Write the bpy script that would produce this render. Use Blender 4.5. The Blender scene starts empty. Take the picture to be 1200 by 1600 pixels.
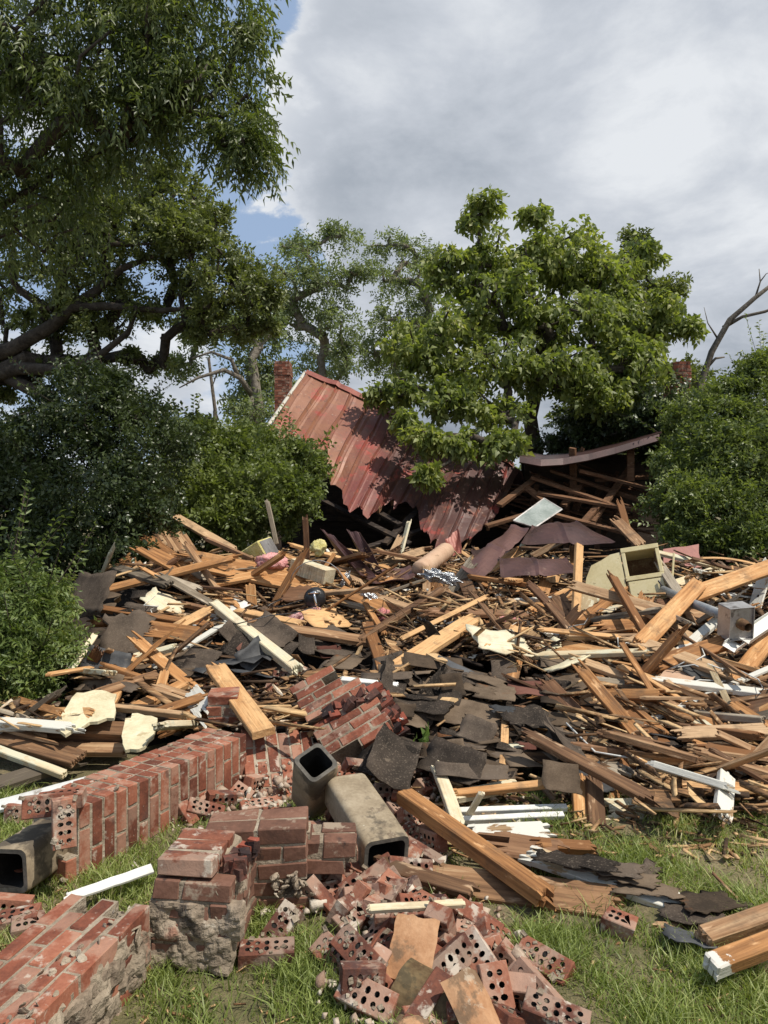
import bpy, math, random
import numpy as np
from mathutils import Vector, Matrix, noise
R = math.radians
random.seed(7)
rng = np.random.default_rng(7)
C = bpy.context.scene.collection
SC = bpy.context.scene

# ------------------------------------------------------------------ camera, sky, sun, exposure
F = 1155.6            # focal length in pixels of the 1200x1600 photograph
CAMH = 1.6
cd = bpy.data.cameras.new('camera'); cam = bpy.data.objects.new('camera', cd); C.objects.link(cam)
cd.sensor_fit = 'VERTICAL'; cd.sensor_height = 36; cd.lens = 26; cd.clip_end = 3000; cd.clip_start = 0.05
cam.location = (0, 0, CAMH); cam.rotation_euler = (R(90), 0, 0)
SC.camera = cam
SC.view_settings.view_transform = 'Standard'; SC.view_settings.look = 'None'
SC.view_settings.exposure = 0.2; SC.view_settings.gamma = 1
SUN_EL, SUN_AZ = 60.0, 118.0      # azimuth clockwise from +Y (view direction)
se, sa = R(SUN_EL), R(SUN_AZ)
sdir = Vector((math.sin(sa) * math.cos(se), math.cos(sa) * math.cos(se), math.sin(se)))
sl = bpy.data.lights.new('sun', 'SUN'); sl.energy = 4.3; sl.angle = R(0.55); sl.color = (1, 0.94, 0.84)
so = bpy.data.objects.new('sun', sl); C.objects.link(so); so.rotation_euler = sdir.to_track_quat('Z', 'Y').to_euler()
SC.cycles.max_bounces = 6; SC.cycles.diffuse_bounces = 3; SC.cycles.glossy_bounces = 2
SC.cycles.transmission_bounces = 4; SC.cycles.transparent_max_bounces = 4


class NT:
    """small node-tree builder"""
    def __init__(s, t): s.t = t; s.n = t.nodes; s.l = t.links
    def new(s, typ, **kw):
        n = s.n.new(typ)
        for k, v in kw.items():
            if k.startswith('_'): setattr(n, k[1:], v)
        for k, v in kw.items():
            if not k.startswith('_'):
                s.put(n.inputs[int(k[1:])] if (k[0] == 'i' and k[1:].isdigit()) else n.inputs[k.replace('__', ' ')], v)
        return n
    def put(s, inp, v):
        if isinstance(v, bpy.types.NodeSocket): s.l.new(v, inp)
        else: inp.default_value = v
    def math(s, op, a, b=0.0, c=0.0, clamp=False):
        n = s.n.new('ShaderNodeMath'); n.operation = op; n.use_clamp = clamp
        s.put(n.inputs[0], a); s.put(n.inputs[1], b); s.put(n.inputs[2], c); return n.outputs[0]
    def noise(s, vec, scale, detail=4, rough=0.55, dist=0.0, dim='3D'):
        n = s.n.new('ShaderNodeTexNoise'); n.noise_dimensions = dim
        if vec is not None: s.l.new(vec, n.inputs['Vector'])
        n.inputs['Scale'].default_value = scale; n.inputs['Detail'].default_value = detail
        n.inputs['Roughness'].default_value = rough; n.inputs['Distortion'].default_value = dist
        return n.outputs['Fac']
    def ramp(s, fac, stops, interp='LINEAR'):
        n = s.n.new('ShaderNodeValToRGB'); n.color_ramp.interpolation = interp
        e = n.color_ramp.elements
        while len(e) > 1: e.remove(e[-1])
        for i, (p, c) in enumerate(stops):
            k = e[0] if i == 0 else e.new(p)
            k.position = p; k.color = (*c, 1) if isinstance(c, (tuple, list)) else (c, c, c, 1)
        s.l.new(fac, n.inputs[0]); return n.outputs[0]
    def mix(s, fac, a, b, mode='MIX'):
        n = s.n.new('ShaderNodeMix'); n.data_type = 'RGBA'; n.blend_type = mode
        s.put(n.inputs[0], fac)
        for i, v in ((6, a), (7, b)):
            s.put(n.inputs[i], (*v, 1) if isinstance(v, tuple) and len(v) == 3 else v)
        return n.outputs[2]
    def mapr(s, v, a, b, c, d, smooth=True):
        n = s.n.new('ShaderNodeMapRange'); n.interpolation_type = 'SMOOTHSTEP' if smooth else 'LINEAR'
        s.put(n.inputs[0], v)
        for i, x in enumerate((a, b, c, d)): s.put(n.inputs[i + 1], x)
        return n.outputs[0]
    def scale(s, vec, sc):
        n = s.n.new('ShaderNodeMapping'); s.l.new(vec, n.inputs[0]); n.inputs['Scale'].default_value = sc
        return n.outputs[0]


w = bpy.data.worlds.new('World'); SC.world = w; w.use_nodes = True
t = NT(w.node_tree); t.n.clear()
sky = t.new('ShaderNodeTexSky', _sky_type='NISHITA', _sun_disc=False, _sun_elevation=se, _sun_rotation=sa)
sky.air_density = 1.0; sky.dust_density = 1.5; sky.ozone_density = 1.0
tc = t.new('ShaderNodeTexCoord')
sep = t.new('ShaderNodeSeparateXYZ', i0=tc.outputs['Generated'])
X, Y, Z = sep.outputs
el = t.math('MAXIMUM', Z, 0.0)
# project the view direction on a flat cloud layer so that clouds flatten towards the horizon
den = t.math('ADD', el, 0.22)
cx = t.math('DIVIDE', X, den); cy = t.math('DIVIDE', Y, den)
cv = t.new('ShaderNodeCombineXYZ', i0=cx, i1=cy, i2=0.35).outputs[0]
n1 = t.noise(cv, 1.15, 9, 0.56, 0.35)
n2 = t.noise(cv, 3.1, 8, 0.6, 0.2)
n3 = t.noise(cv, 0.7, 4, 0.5, 0.1)
# broken blue gap to the left, closed deck to the right
az = t.math('DIVIDE', X, t.math('ADD', t.math('ABSOLUTE', Y), 0.25))
side = t.mapr(t.math('ADD', az, t.math('MULTIPLY', t.math('SUBTRACT', n2, .5), .28)), -0.13, -0.045, 0.0, 1.0)
cov = t.math('ADD', t.math('MULTIPLY', side, 0.42), n1)
cov = t.math('ADD', cov, t.math('MULTIPLY', t.math('SUBTRACT', n2, 0.5), 0.28))
mask = t.mapr(cov, 0.53, 0.68, 0.0, 1.0)
shade = t.math('ADD', t.math('MULTIPLY', n3, 0.75), t.math('MULTIPLY', n2, 0.42))
edge = t.mapr(cov, 0.60, 0.98, 1.0, 0.0)
bright = t.math('ADD', t.math('MULTIPLY_ADD', t.math('SUBTRACT', shade, .585), 2.7, .56), t.math('MULTIPLY', edge, 0.30))
low = t.mapr(Z, 0.0, 0.32, 0.16, 0.0)
bright = t.math('ADD', bright, low)
ccol = t.ramp(bright, [(0.24, (2.6, 3.0, 3.6)), (0.50, (4.0, 4.45, 5.1)), (0.78, (6.1, 6.5, 7.15)), (1.0, (8.3, 8.6, 9.0))])
# colour ramps clamp nothing above one, keep the factor explicit
skc = t.mix(0.65, sky.outputs[0], (4.6, 6.1, 8.6))
fin = t.mix(mask, skc, ccol)
bg = t.new('ShaderNodeBackground', i0=fin, i1=0.083)
out = t.new('ShaderNodeOutputWorld', i0=bg.outputs[0])

# ------------------------------------------------------------------ helpers
def P(u, v, y):
    return Vector(((u - 600) / F * y, y, CAMH - (v - 800) / F * y))

_yb = np.array([3.9, 4.5, 5, 6, 7, 8, 9, 10, 12, 15, 18, 24])
_zb = np.array([0, .05, .13, .32, .5, .66, .78, .86, .86, .7, .4, 0.0])
def H(x, y):
    """height of the debris mound above the lawn"""
    x = np.asarray(x, float); y = np.asarray(y, float)
    z = np.interp(y + 0.18 * np.sin(x * 2.1 + 1), _yb, _zb)
    lx = -2.6 - (y - 5) * 0.35
    z = z * np.clip((x - lx + 1.4) / 1.4, 0, 1) * np.clip((6.8 + 0.3 * y - x) / 2.5, 0, 1)
    g = lambda cx, cy, sx, sy, a: a * np.exp(-((x - cx) / sx) ** 2 - ((y - cy) / sy) ** 2)
    z = z + g(-2.1, 8.4, 1.1, .9, .27) + g(3.2, 8.0, .9, .9, .2) + g(.3, 8.3, .8, .8, -.1) + g(-1.5, 6.4, .9, .5, .08)
    z = z + g(-.55, 4.6, .55, .45, .12) + g(.35, 4.9, .8, .5, -.04)
    n = (np.sin(x * 3.1 + y * 1.3) * np.sin(y * 2.7 - x * .8) * .5 + np.sin(x * 6.3 + 2) * np.sin(y * 5.1 + 1) * .28)
    z = z + n * .13 * np.clip((y - 4.2) / 1.5, 0, 1) * np.clip(z * 3, 0, 1)
    return np.maximum(z, 0)

_ys = np.arange(1.6, 26, .02)
def HIT(u, v, dz=0.0):
    """the point where the ground or mound is met along a direction"""
    xs = (u - 600) / F * _ys; zs = CAMH - (v - 800) / F * _ys
    m = zs <= H(xs, _ys) + dz
    i = int(np.argmax(m)) if m.any() else 500
    y = _ys[i]
    return P(u, v, y)

def tag(o, label=None, cat=None, group=None, kind=None):
    if label: o['label'] = label
    if cat: o['category'] = cat
    if group: o['group'] = group
    if kind: o['kind'] = kind
    return o

def empty(name, loc=(0, 0, 0), label=None, cat=None, group=None):
    o = bpy.data.objects.new(name, None); C.objects.link(o); o.location = loc; o.empty_display_size = .1
    return tag(o, label, cat, group)

def add(name, me, m, parent=None, mtx=None):
    o = bpy.data.objects.new(name, me); C.objects.link(o)
    if m is not None and not me.materials: me.materials.append(m)
    if parent is not None: o.parent = parent
    if mtx is not None: o.matrix_local = mtx
    return o

class MB:
    """collects faces of one mesh"""
    def __init__(s): s.v = []; s.f = []; s.mi = []
    def verts(s, vs):
        b = len(s.v); s.v.extend([tuple(p) for p in vs]); return b
    def face(s, idx, mi=0): s.f.append(tuple(idx)); s.mi.append(mi)
    def box(s, c, d, rot=None, jit=0.0, taper=0.0, mi=0, cham=0.0):
        """box centre c, full size d, optional 3x3 rotation"""
        hx, hy, hz = d[0] / 2, d[1] / 2, d[2] / 2
        if cham <= 0:
            pts = [Vector((sx * hx, sy * hy, sz * hz)) for sx in (-1, 1) for sy in (-1, 1) for sz in (-1, 1)]
            fs = [(0, 1, 3, 2), (4, 6, 7, 5), (0, 4, 5, 1), (2, 3, 7, 6), (0, 2, 6, 4), (1, 5, 7, 3)]
            for p in pts:
                if jit: p += Vector((random.uniform(-jit, jit), random.uniform(-jit, jit), random.uniform(-jit, jit)))
            pts = [(p if rot is None else rot @ p) + Vector(c) for p in pts]
            b = s.verts(pts)
            for f in fs: s.face([b + i for i in f], mi)
        else:
            e = cham; pts = []; fs = []
            for sx in (-1, 1):
                for sy in (-1, 1):
                    for sz in (-1, 1):
                        j = Vector((random.uniform(-jit, jit), random.uniform(-jit, jit), random.uniform(-jit, jit)))
                        pts += [Vector((sx * hx, sy * (hy - e), sz * (hz - e))) + j, Vector((sx * (hx - e), sy * hy, sz * (hz - e))) + j,
                                Vector((sx * (hx - e), sy * (hy - e), sz * hz)) + j]
            if rot is not None: pts = [rot @ p for p in pts]
            b = s.verts([p + Vector(c) for p in pts])
            I = lambda sx, sy, sz, k: b + 3 * (4 * (sx > 0) + 2 * (sy > 0) + (sz > 0)) + k
            L = []
            for sx in (-1, 1): L.append([I(sx, -1, -1, 0), I(sx, 1, -1, 0), I(sx, 1, 1, 0), I(sx, -1, 1, 0)][::sx])
            for sy in (-1, 1): L.append([I(-1, sy, -1, 1), I(1, sy, -1, 1), I(1, sy, 1, 1), I(-1, sy, 1, 1)][::-sy])
            for sz in (-1, 1): L.append([I(-1, -1, sz, 2), I(1, -1, sz, 2), I(1, 1, sz, 2), I(-1, 1, sz, 2)][::sz])
            for a in (-1, 1):
                for c2 in (-1, 1):
                    L.append([I(a, c2, -1, 0), I(a, c2, -1, 1), I(a, c2, 1, 1), I(a, c2, 1, 0)][::-a * c2])
                    L.append([I(a, -1, c2, 0), I(a, -1, c2, 2), I(a, 1, c2, 2), I(a, 1, c2, 0)][::a * c2])
                    L.append([I(-1, a, c2, 1), I(-1, a, c2, 2), I(1, a, c2, 2), I(1, a, c2, 1)][::-a * c2])
            for sx in (-1, 1):
                for sy in (-1, 1):
                    for sz in (-1, 1):
                        L.append([I(sx, sy, sz, 0), I(sx, sy, sz, 1), I(sx, sy, sz, 2)][::sx * sy * sz])
            for f in L: s.face(f, mi)
    def tube(s, pts, rad, n=8, caps=True, mi=0):
        pts = [Vector(p) for p in pts]; rings = []
        up = Vector((0.3, 0.2, 1))
        for i, p in enumerate(pts):
            d = (pts[min(i + 1, len(pts) - 1)] - pts[max(i - 1, 0)]).normalized()
            a = d.cross(up); a = a.normalized() if a.length > 1e-4 else Vector((1, 0, 0)); c = d.cross(a)
            r = rad[i] if isinstance(rad, (list, tuple)) else rad
            rings.append(s.verts([p + (a * math.cos(k * 2 * math.pi / n) + c * math.sin(k * 2 * math.pi / n)) * r for k in range(n)]))
        for i in range(len(pts) - 1):
            for k in range(n):
                s.face([rings[i] + k, rings[i] + (k + 1) % n, rings[i + 1] + (k + 1) % n, rings[i + 1] + k], mi)
        if caps:
            s.face([rings[0] + k for k in range(n)][::-1], mi); s.face([rings[-1] + k for k in range(n)], mi)
    def mesh(s, name, smooth=False):
        me = bpy.data.meshes.new(name); me.from_pydata(s.v, [], s.f)
        if any(s.mi): me.polygons.foreach_set('material_index', s.mi)
        if smooth: me.polygons.foreach_set('use_smooth', [True] * len(s.f))
        me.update(); return me
    def build(s, name, m, parent=None, smooth=False, mtx=None):
        me = s.mesh(name, smooth)
        for k in (m if isinstance(m, (list, tuple)) else [m]): me.materials.append(k)
        return add(name, me, None, parent, mtx)

def np_mesh(name, verts, faces, smooth=False):
    """faces: int array (n,k) with constant k"""
    me = bpy.data.meshes.new(name); n, k = faces.shape
    me.vertices.add(len(verts)); me.vertices.foreach_set('co', np.ascontiguousarray(verts, dtype=np.float32).ravel())
    me.loops.add(n * k); me.loops.foreach_set('vertex_index', np.ascontiguousarray(faces, dtype=np.int32).ravel())
    me.polygons.add(n); me.polygons.foreach_set('loop_start', np.arange(0, n * k, k, dtype=np.int32))
    if smooth: me.polygons.foreach_set('use_smooth', np.ones(n, bool))
    me.update(calc_edges=True); return me

def frame(loc, xdir, nrm):
    """matrix with X along xdir and Z close to nrm"""
    x = Vector(xdir).normalized(); z = Vector(nrm); z = z - x * z.dot(x)
    z = z.normalized() if z.length > 1e-4 else x.orthogonal().normalized()
    y = z.cross(x)
    m = Matrix((x, y, z)).transposed().to_4x4(); m.translation = Vector(loc); return m

def nrmz(a): return a / np.maximum(np.linalg.norm(a, axis=-1, keepdims=True), 1e-9)

# ------------------------------------------------------------------ materials
def material(name):
    m = bpy.data.materials.new(name); m.use_nodes = True; t = NT(m.node_tree); t.n.clear()
    o = t.new('ShaderNodeOutputMaterial'); b = t.new('ShaderNodeBsdfPrincipled'); t.l.new(b.outputs[0], o.inputs[0])
    tc = t.new('ShaderNodeTexCoord'); return m, t, b, o, tc.outputs['Object']

def bump(t, b, h, strength=0.4, dist=0.01):
    n = t.new('ShaderNodeBump', Strength=strength, Distance=dist, Height=h); t.l.new(n.outputs[0], b.inputs['Normal'])

def mat_wood(name, lo, mid, hi, dirt=(0.12, 0.08, 0.05), dirty=0.45, paint=None, paintamt=0.0, island=False):
    m, t, b, o, co = material(name)
    if island: rnd = t.new('ShaderNodeNewGeometry').outputs['Random Per Island']
    else: rnd = t.new('ShaderNodeObjectInfo').outputs['Random']
    off = t.new('ShaderNodeCombineXYZ', i0=t.math('MULTIPLY', rnd, 37), i1=t.math('MULTIPLY', rnd, 11), i2=0.0).outputs[0]
    va = t.new('ShaderNodeVectorMath', _operation='ADD', i0=co, i1=off).outputs[0]
    g = t.noise(t.scale(va, (3, 55, 55)), 1.0, 5, .6, .3)
    g2 = t.noise(t.scale(va, (1.4, 16, 16)), 1.0, 3, .5, .6)
    fac = t.math('ADD', t.math('MULTIPLY', g, .5), t.math('MULTIPLY', g2, .5))
    fac = t.math('ADD', fac, t.math('MULTIPLY', t.math('SUBTRACT', rnd, .5), .50))
    col = t.ramp(fac, [(.30, lo), (.5, mid), (.70, hi)])
    g3 = t.noise(t.scale(va, (5, 150, 150)), 1.0, 3, .6, .2); col = t.mix(t.mapr(g3, .52, .68, 0, .45), col, lo)
    d = t.noise(va, 4.5, 5, .65); col = t.mix(t.mapr(d, .5, .72, 0, dirty), col, dirt)
    d2 = t.noise(va, 22, 4, .6); col = t.mix(t.mapr(d2, .60, .76, 0, dirty * .9), col, dirt)
    # bright scrape marks and saw dust
    d3 = t.noise(t.scale(va, (6, 20, 20)), 1.0, 4, .6); col = t.mix(t.mapr(d3, .60, .72, 0, .45), col, tuple(min(1, c * 1.5 + .06) for c in hi))
    if paint:
        pm = t.noise(t.scale(va, (4, 9, 9)), 1.0, 6, .65)
        col = t.mix(t.mapr(pm, .62 - paintamt * .4, .66 - paintamt * .4, 0, 1), col, paint)
    t.l.new(col, b.inputs['Base Color']); b.inputs['Roughness'].default_value = .8
    b.inputs['Specular IOR Level'].default_value = .25
    bump(t, b, t.math('ADD', g, t.math('MULTIPLY', d2, .6)), .8, .006); return m

M = {}
M['pine'] = mat_wood('fresh_pine', (.18, .08, .03), (.44, .215, .082), (.62, .375, .175), dirty=.6)
M['oldpine'] = mat_wood('aged_pine', (.10, .052, .027), (.28, .155, .078), (.47, .315, .18), dirty=.7)
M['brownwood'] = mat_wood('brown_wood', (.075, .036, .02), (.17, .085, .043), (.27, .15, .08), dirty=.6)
M['shadewood'] = mat_wood('shade_dark_interior_wood', (.012, .009, .008), (.028, .02, .016), (.06, .042, .03), dirty=.5)  # old wood darkened to near-black, painting in the shade under the roof
M['greywood'] = mat_wood('grey_weathered_wood', (.10, .08, .058), (.24, .195, .14), (.38, .32, .24), dirty=.5)
M['whitewood'] = mat_wood('white_painted_wood', (.2, .12, .06), (.42, .29, .16), (.55, .42, .26), dirty=.4, paint=(.60, .58, .51), paintamt=.55)
M['creamwood'] = mat_wood('cream_wood', (.38, .29, .17), (.58, .48, .31), (.68, .60, .43), dirty=.35, paint=(.55, .52, .38), paintamt=.25)
M['pineend'] = mat_wood('pine_with_painted_end', (.18, .08, .03), (.44, .215, .082), (.62, .375, .175), dirty=.6)
t = NT(M['pineend'].node_tree); b = [n for n in t.n if n.type == 'BSDF_PRINCIPLED'][0]; l_ = b.inputs['Base Color'].links[0].from_socket; tcn = [n for n in t.n if n.type == 'TEX_COORD'][0]
xx = t.new('ShaderNodeSeparateXYZ', i0=tcn.outputs['Object']).outputs; lim = t.math('ADD', t.math('ADD', xx[0], t.math('MULTIPLY', xx[1], .8)), t.math('MULTIPLY', t.noise(tcn.outputs['Object'], 30, 4), .16))
t.l.new(t.mix(t.mapr(lim, -.11, -.10, 1, 0), l_, (.60, .57, .50)), b.inputs['Base Color'])
M['chips'] = mat_wood('wood_splinters', (.045, .026, .015), (.27, .145, .066), (.58, .39, .20), island=True, dirty=.5)
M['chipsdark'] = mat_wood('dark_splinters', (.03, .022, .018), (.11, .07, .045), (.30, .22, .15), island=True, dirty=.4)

def mat_rough(name, cols, scale=6, bs=.5, bd=.01, rough=.9, fine=60, rnd=0.0, spots=None, island=False, spec=.2, metal=0.0):
    m, t, b, o, co = material(name)
    r = (t.new('ShaderNodeNewGeometry').outputs['Random Per Island'] if island else t.new('ShaderNodeObjectInfo').outputs['Random'])
    va = t.new('ShaderNodeVectorMath', _operation='ADD', i0=co, i1=t.new('ShaderNodeCombineXYZ', i0=t.math('MULTIPLY', r, 23), i1=0.0, i2=0.0).outputs[0]).outputs[0]
    n1 = t.noise(va, scale, 7, .62); n2 = t.noise(va, fine, 4, .6)
    f = t.math('ADD', t.math('MULTIPLY', n1, .7), t.math('MULTIPLY', n2, .3))
    f = t.math('ADD', f, t.math('MULTIPLY', t.math('SUBTRACT', r, .5), rnd))
    k = len(cols); col = t.ramp(f, [(.30 + .4 * i / (k - 1), c) for i, c in enumerate(cols)])
    if spots:
        for (c, s, a, e) in spots:
            sn = t.noise(va, s, 6, .65); col = t.mix(t.mapr(sn, a, a + .07, 0, e), col, c)
    t.l.new(col, b.inputs['Base Color']); b.inputs['Roughness'].default_value = rough; b.inputs['Metallic'].default_value = metal
    b.inputs['Specular IOR Level'].default_value = spec
    bump(t, b, t.math('ADD', t.math('MULTIPLY', n1, 1.2), t.math('MULTIPLY', n2, .5)), bs, bd); return m

M['brick'] = mat_rough('red_brick', [(.11, .04, .026), (.225, .075, .044), (.34, .135, .082)], 7, .6, .006, .85, 70, .34,
                       [((.42, .33, .25), 3.5, .50, .30), ((.50, .43, .35), 9, .60, .7), ((.09, .05, .04), 5, .60, .7), ((.5, .44, .36), 34, .62, .5)], island=True)
M['brickobj'] = mat_rough('cored_brick', [(.10, .042, .03), (.22, .08, .048), (.34, .15, .095)], 8, .7, .006, .85, 70, .40,
                       [((.44, .35, .27), 5, .47, .42), ((.50, .44, .36), 9, .57, .8), ((.08, .045, .04), 6, .58, .8), ((.55, .49, .41), 30, .62, .6)])
M['brickdark'] = mat_rough('burnt_brick', [(.03, .02, .02), (.09, .045, .035), (.25, .07, .045)], 7, .8, .01, .9, 50, .5, [((.4, .34, .27), 12, .62, .6)], island=True)
M['brickbrown'] = mat_rough('brown_face_brick', [(.09, .048, .034), (.165, .082, .056), (.24, .13, .09)], 7, .5, .006, .85, 70, .3,
                       [((.34, .27, .20), 8, .58, .8), ((.05, .035, .03), 6, .60, .9)], island=True)
M['mortar'] = mat_rough('mortar', [(.16, .125, .09), (.30, .245, .18), (.44, .375, .29)], 9, .9, .02, .95, 60, .2, [((.14, .10, .075), 5, .56, .6)])
M['mortarbits'] = mat_rough('mortar_rubble', [(.26, .17, .12), (.42, .33, .25), (.56, .50, .41)], 9, .8, .01, .95, 60, .5, island=True)
M['flue'] = mat_rough('clay_flue', [(.14, .105, .07), (.27, .215, .145), (.40, .33, .235)], 5, .35, .006, .8, 60, .15, [((.06, .05, .04), 3.5, .52, .75), ((.10, .07, .05), 11, .58, .6), ((.6, .55, .45), 22, .66, .6)])
M['soot_shade'] = mat_rough('sooty_clay_hole_shade', [(.008, .008, .008), (.02, .018, .016), (.05, .045, .04)], 8, .5, .006, .9)
M['flueedge'] = mat_rough('flue_rim', [(.05, .045, .04), (.11, .10, .085), (.2, .18, .15)], 12, .5, .006, .9)
M['claymoss'] = mat_rough('mossy_clay', [(.08, .05, .025), (.17, .12, .06), (.30, .20, .11)], 6, .5, .006, .85, 60, .25, [((.34, .20, .10), 5, .58, .7), ((.06, .05, .03), 9, .55, .7)])
M['brokenface'] = mat_rough('broken_mortar_face', [(.10, .075, .055), (.26, .205, .15), (.40, .33, .25)], 8, .9, .02, .95, 50, .2, [((.22, .08, .05), 4, .57, .7), ((.05, .04, .032), 6, .58, .85), ((.52, .46, .37), 13, .62, .7)])
M['clay'] = mat_rough('orange_clay', [(.16, .08, .04), (.33, .17, .085), (.46, .27, .15)], 6, .6, .008, .85, 60, .25, [((.10, .075, .05), 5, .50, .7), ((.45, .38, .29), 14, .60, .6)])
M['shingle'] = mat_rough('asphalt_shingle', [(.022, .018, .015), (.055, .043, .034), (.12, .092, .07)], 5, .6, .004, .95, 130, .42, [((.26, .115, .045), 2.6, .67, .6), ((.19, .15, .11), 14, .62, .5), ((.16, .13, .10), 90, .56, .6)], spec=.1)
M['shinglebrown'] = mat_rough('brown_shingle', [(.04, .03, .022), (.092, .066, .045), (.165, .122, .085)], 5, .6, .004, .95, 130, .4, [((.22, .09, .035), 3, .60, .6)], spec=.1)
M['shinglered'] = mat_rough('red_shingle', [(.05, .022, .018), (.11, .045, .033), (.17, .08, .06)], 6, .6, .004, .95, 140, .3, spec=.1)
M['shinglebits'] = mat_rough('shingle_scraps', [(.02, .018, .017), (.055, .046, .04), (.13, .10, .08)], 6, .6, .004, .95, 90, .6, island=True, spec=.1)
M['felt'] = mat_rough('tar_felt', [(.018, .018, .019), (.04, .041, .043), (.08, .082, .086)], 3, .3, .01, .62, 40, .35, [((.16, .145, .12), 7, .62, .5)], spec=.4)
M['plaster'] = mat_rough('plaster', [(.50, .43, .27), (.66, .59, .40), (.76, .71, .53)], 8, .6, .01, .95, 60, .15, [((.34, .25, .13), 7, .60, .7)])
M['white'] = mat_rough('white_paint', [(.42, .40, .36), (.66, .65, .60), (.80, .80, .77)], 5, .3, .004, .6, 50, .1, [((.2, .15, .1), 7, .62, .7)])
M['pinkboard'] = mat_rough('pinkish_board', [(.36, .22, .14), (.47, .31, .21), (.56, .40, .28)], 4, .3, .004, .85, 60, .1, [((.2, .13, .08), 9, .62, .6)])
M['pink'] = mat_rough('pink_insulation', [(.50, .17, .16), (.72, .33, .31), (.80, .50, .47)], 18, 1.0, .03, 1.0, 90, .2)
M['yellow'] = mat_rough('yellow_foam', [(.45, .38, .10), (.64, .57, .24), (.78, .73, .46)], 18, 1.0, .02, 1.0, 80, .2)
M['foil'] = mat_rough('crumpled_foil', [(.35, .36, .37), (.6, .61, .62), (.8, .8, .8)], 25, 1.0, .02, .28, 60, .2, metal=.9, spec=.5)
M['black'] = mat_rough('black_plastic', [(.008, .008, .009), (.016, .016, .018), (.03, .03, .03)], 9, .6, .01, .35, 50, .1, spec=.5)
M['steel'] = mat_rough('grey_steel', [(.16, .165, .17), (.27, .28, .285), (.38, .385, .39)], 8, .3, .004, .5, 50, .1, [((.15, .08, .04), 9, .62, .6)], metal=.4, spec=.4)
M['galv'] = mat_rough('galvanised_sheet', [(.22, .20, .19), (.36, .34, .33), (.50, .49, .48)], 7, .4, .006, .42, 50, .2, [((.08, .06, .05), 6, .60, .7)], metal=.6, spec=.5)
M['chrome'] = mat_rough('chrome', [(.7, .7, .7), (.85, .85, .85)], 5, .1, .001, .12, metal=1.0, spec=.5)
M['cream'] = mat_rough('cream_enamel', [(.46, .37, .18), (.60, .51, .28), (.68, .60, .38)], 3, .15, .003, .4, 40, .05, [((.16, .10, .05), 11, .66, .7)], spec=.5)
M['rustin'] = mat_rough('rusty_inside', [(.05, .025, .015), (.13, .07, .035), (.30, .24, .13)], 6, .5, .006, .8)
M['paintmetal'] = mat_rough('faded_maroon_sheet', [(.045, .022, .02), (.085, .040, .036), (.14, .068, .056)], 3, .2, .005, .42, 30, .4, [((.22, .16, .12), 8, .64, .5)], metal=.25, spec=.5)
M['redmetal'] = mat_rough('red_sheet', [(.10, .03, .024), (.20, .055, .04), (.30, .10, .07)], 3, .2, .005, .5, 30, .3, metal=.1, spec=.4)
M['bark'] = mat_rough('bark', [(.03, .024, .019), (.075, .06, .047), (.14, .12, .095)], 9, .9, .03, .95, 40, .2)
M['palebark'] = mat_rough('pale_bark', [(.08, .065, .05), (.17, .145, .115), (.27, .24, .2)], 9, .9, .03, .95, 40, .2)
M['glass'] = mat_rough('dusty_glass', [(.16, .19, .17), (.26, .29, .26), (.42, .45, .42)], 4, .1, .004, .16, 30, .1, spec=.8)

# roof sheet: rust, faded red paint, purple-brown lower part
m, t, b, o, co = material('rusty_red_roof')
n1 = t.noise(co, .55, 6, .6, .3); n2 = t.noise(t.scale(co, (3, 3, .6)), 1.6, 6, .65); n3 = t.noise(co, 14, 5, .6)
s3 = t.new('ShaderNodeSeparateXYZ', i0=co).outputs
f = t.math('ADD', t.math('MULTIPLY', s3[0], -.25), t.math('MULTIPLY', t.math('SUBTRACT', n1, .5), 1.1))
f = t.math('ADD', f, .36)
col = t.ramp(f, [(0.08, (.075, .032, .028)), (.30, (.10, .042, .034)), (.5, (.20, .055, .042)), (.66, (.21, .072, .045)), (.84, (.25, .105, .055))])
col = t.mix(t.mapr(n2, .50, .66, 0, .7), col, (.20, .085, .055))
col = t.mix(t.mapr(n2, .62, .70, 0, .6), col, (.36, .07, .05))
col = t.mix(t.mapr(n3, .62, .74, 0, .6), col, (.50, .36, .28))
n4 = t.noise(t.scale(co, (14, 14, .9)), 1.0, 5, .6); col = t.mix(t.mapr(n4, .54, .70, 0, .55), col, (.09, .045, .035))
n5 = t.noise(co, 2.3, 6, .7); col = t.mix(t.mapr(n5, .56, .62, 0, .6), col, (.34, .055, .042))
t.l.new(col, b.inputs['Base Color']); b.inputs['Roughness'].default_value = .5; b.inputs['Metallic'].default_value = .1
bump(t, b, t.math('ADD', n1, t.math('MULTIPLY', n3, .08)), .35, .05); M['roof'] = m

def mat_leaf(name, dark, light, trans=.35, rough=.42, yel=None):
    m, t, b, o, co = material(name)
    geo = t.new('ShaderNodeNewGeometry'); r = geo.outputs['Random Per Island']
    n = t.noise(co, .9, 3, .5)
    f = t.math('ADD', t.math('MULTIPLY', r, .65), t.math('MULTIPLY', t.math('SUBTRACT', n, .33), 1.0))
    stops = [(.15, dark), (.85, light)]
    if yel: stops = [(.15, dark), (.72, light), (1.0, yel)]
    col = t.ramp(f, stops)
    t.l.new(col, b.inputs['Base Color']); b.inputs['Roughness'].default_value = rough; b.inputs['Specular IOR Level'].default_value = .45
    tr = t.new('ShaderNodeBsdfTranslucent'); c2 = t.mix(1.0, col, (1.35, 1.45, .6), 'MULTIPLY'); t.l.new(c2, tr.inputs[0])
    mx = t.new('ShaderNodeMixShader', i0=trans, i1=b.outputs[0], i2=tr.outputs[0]); t.l.new(mx.outputs[0], o.inputs[0]); return m
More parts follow.
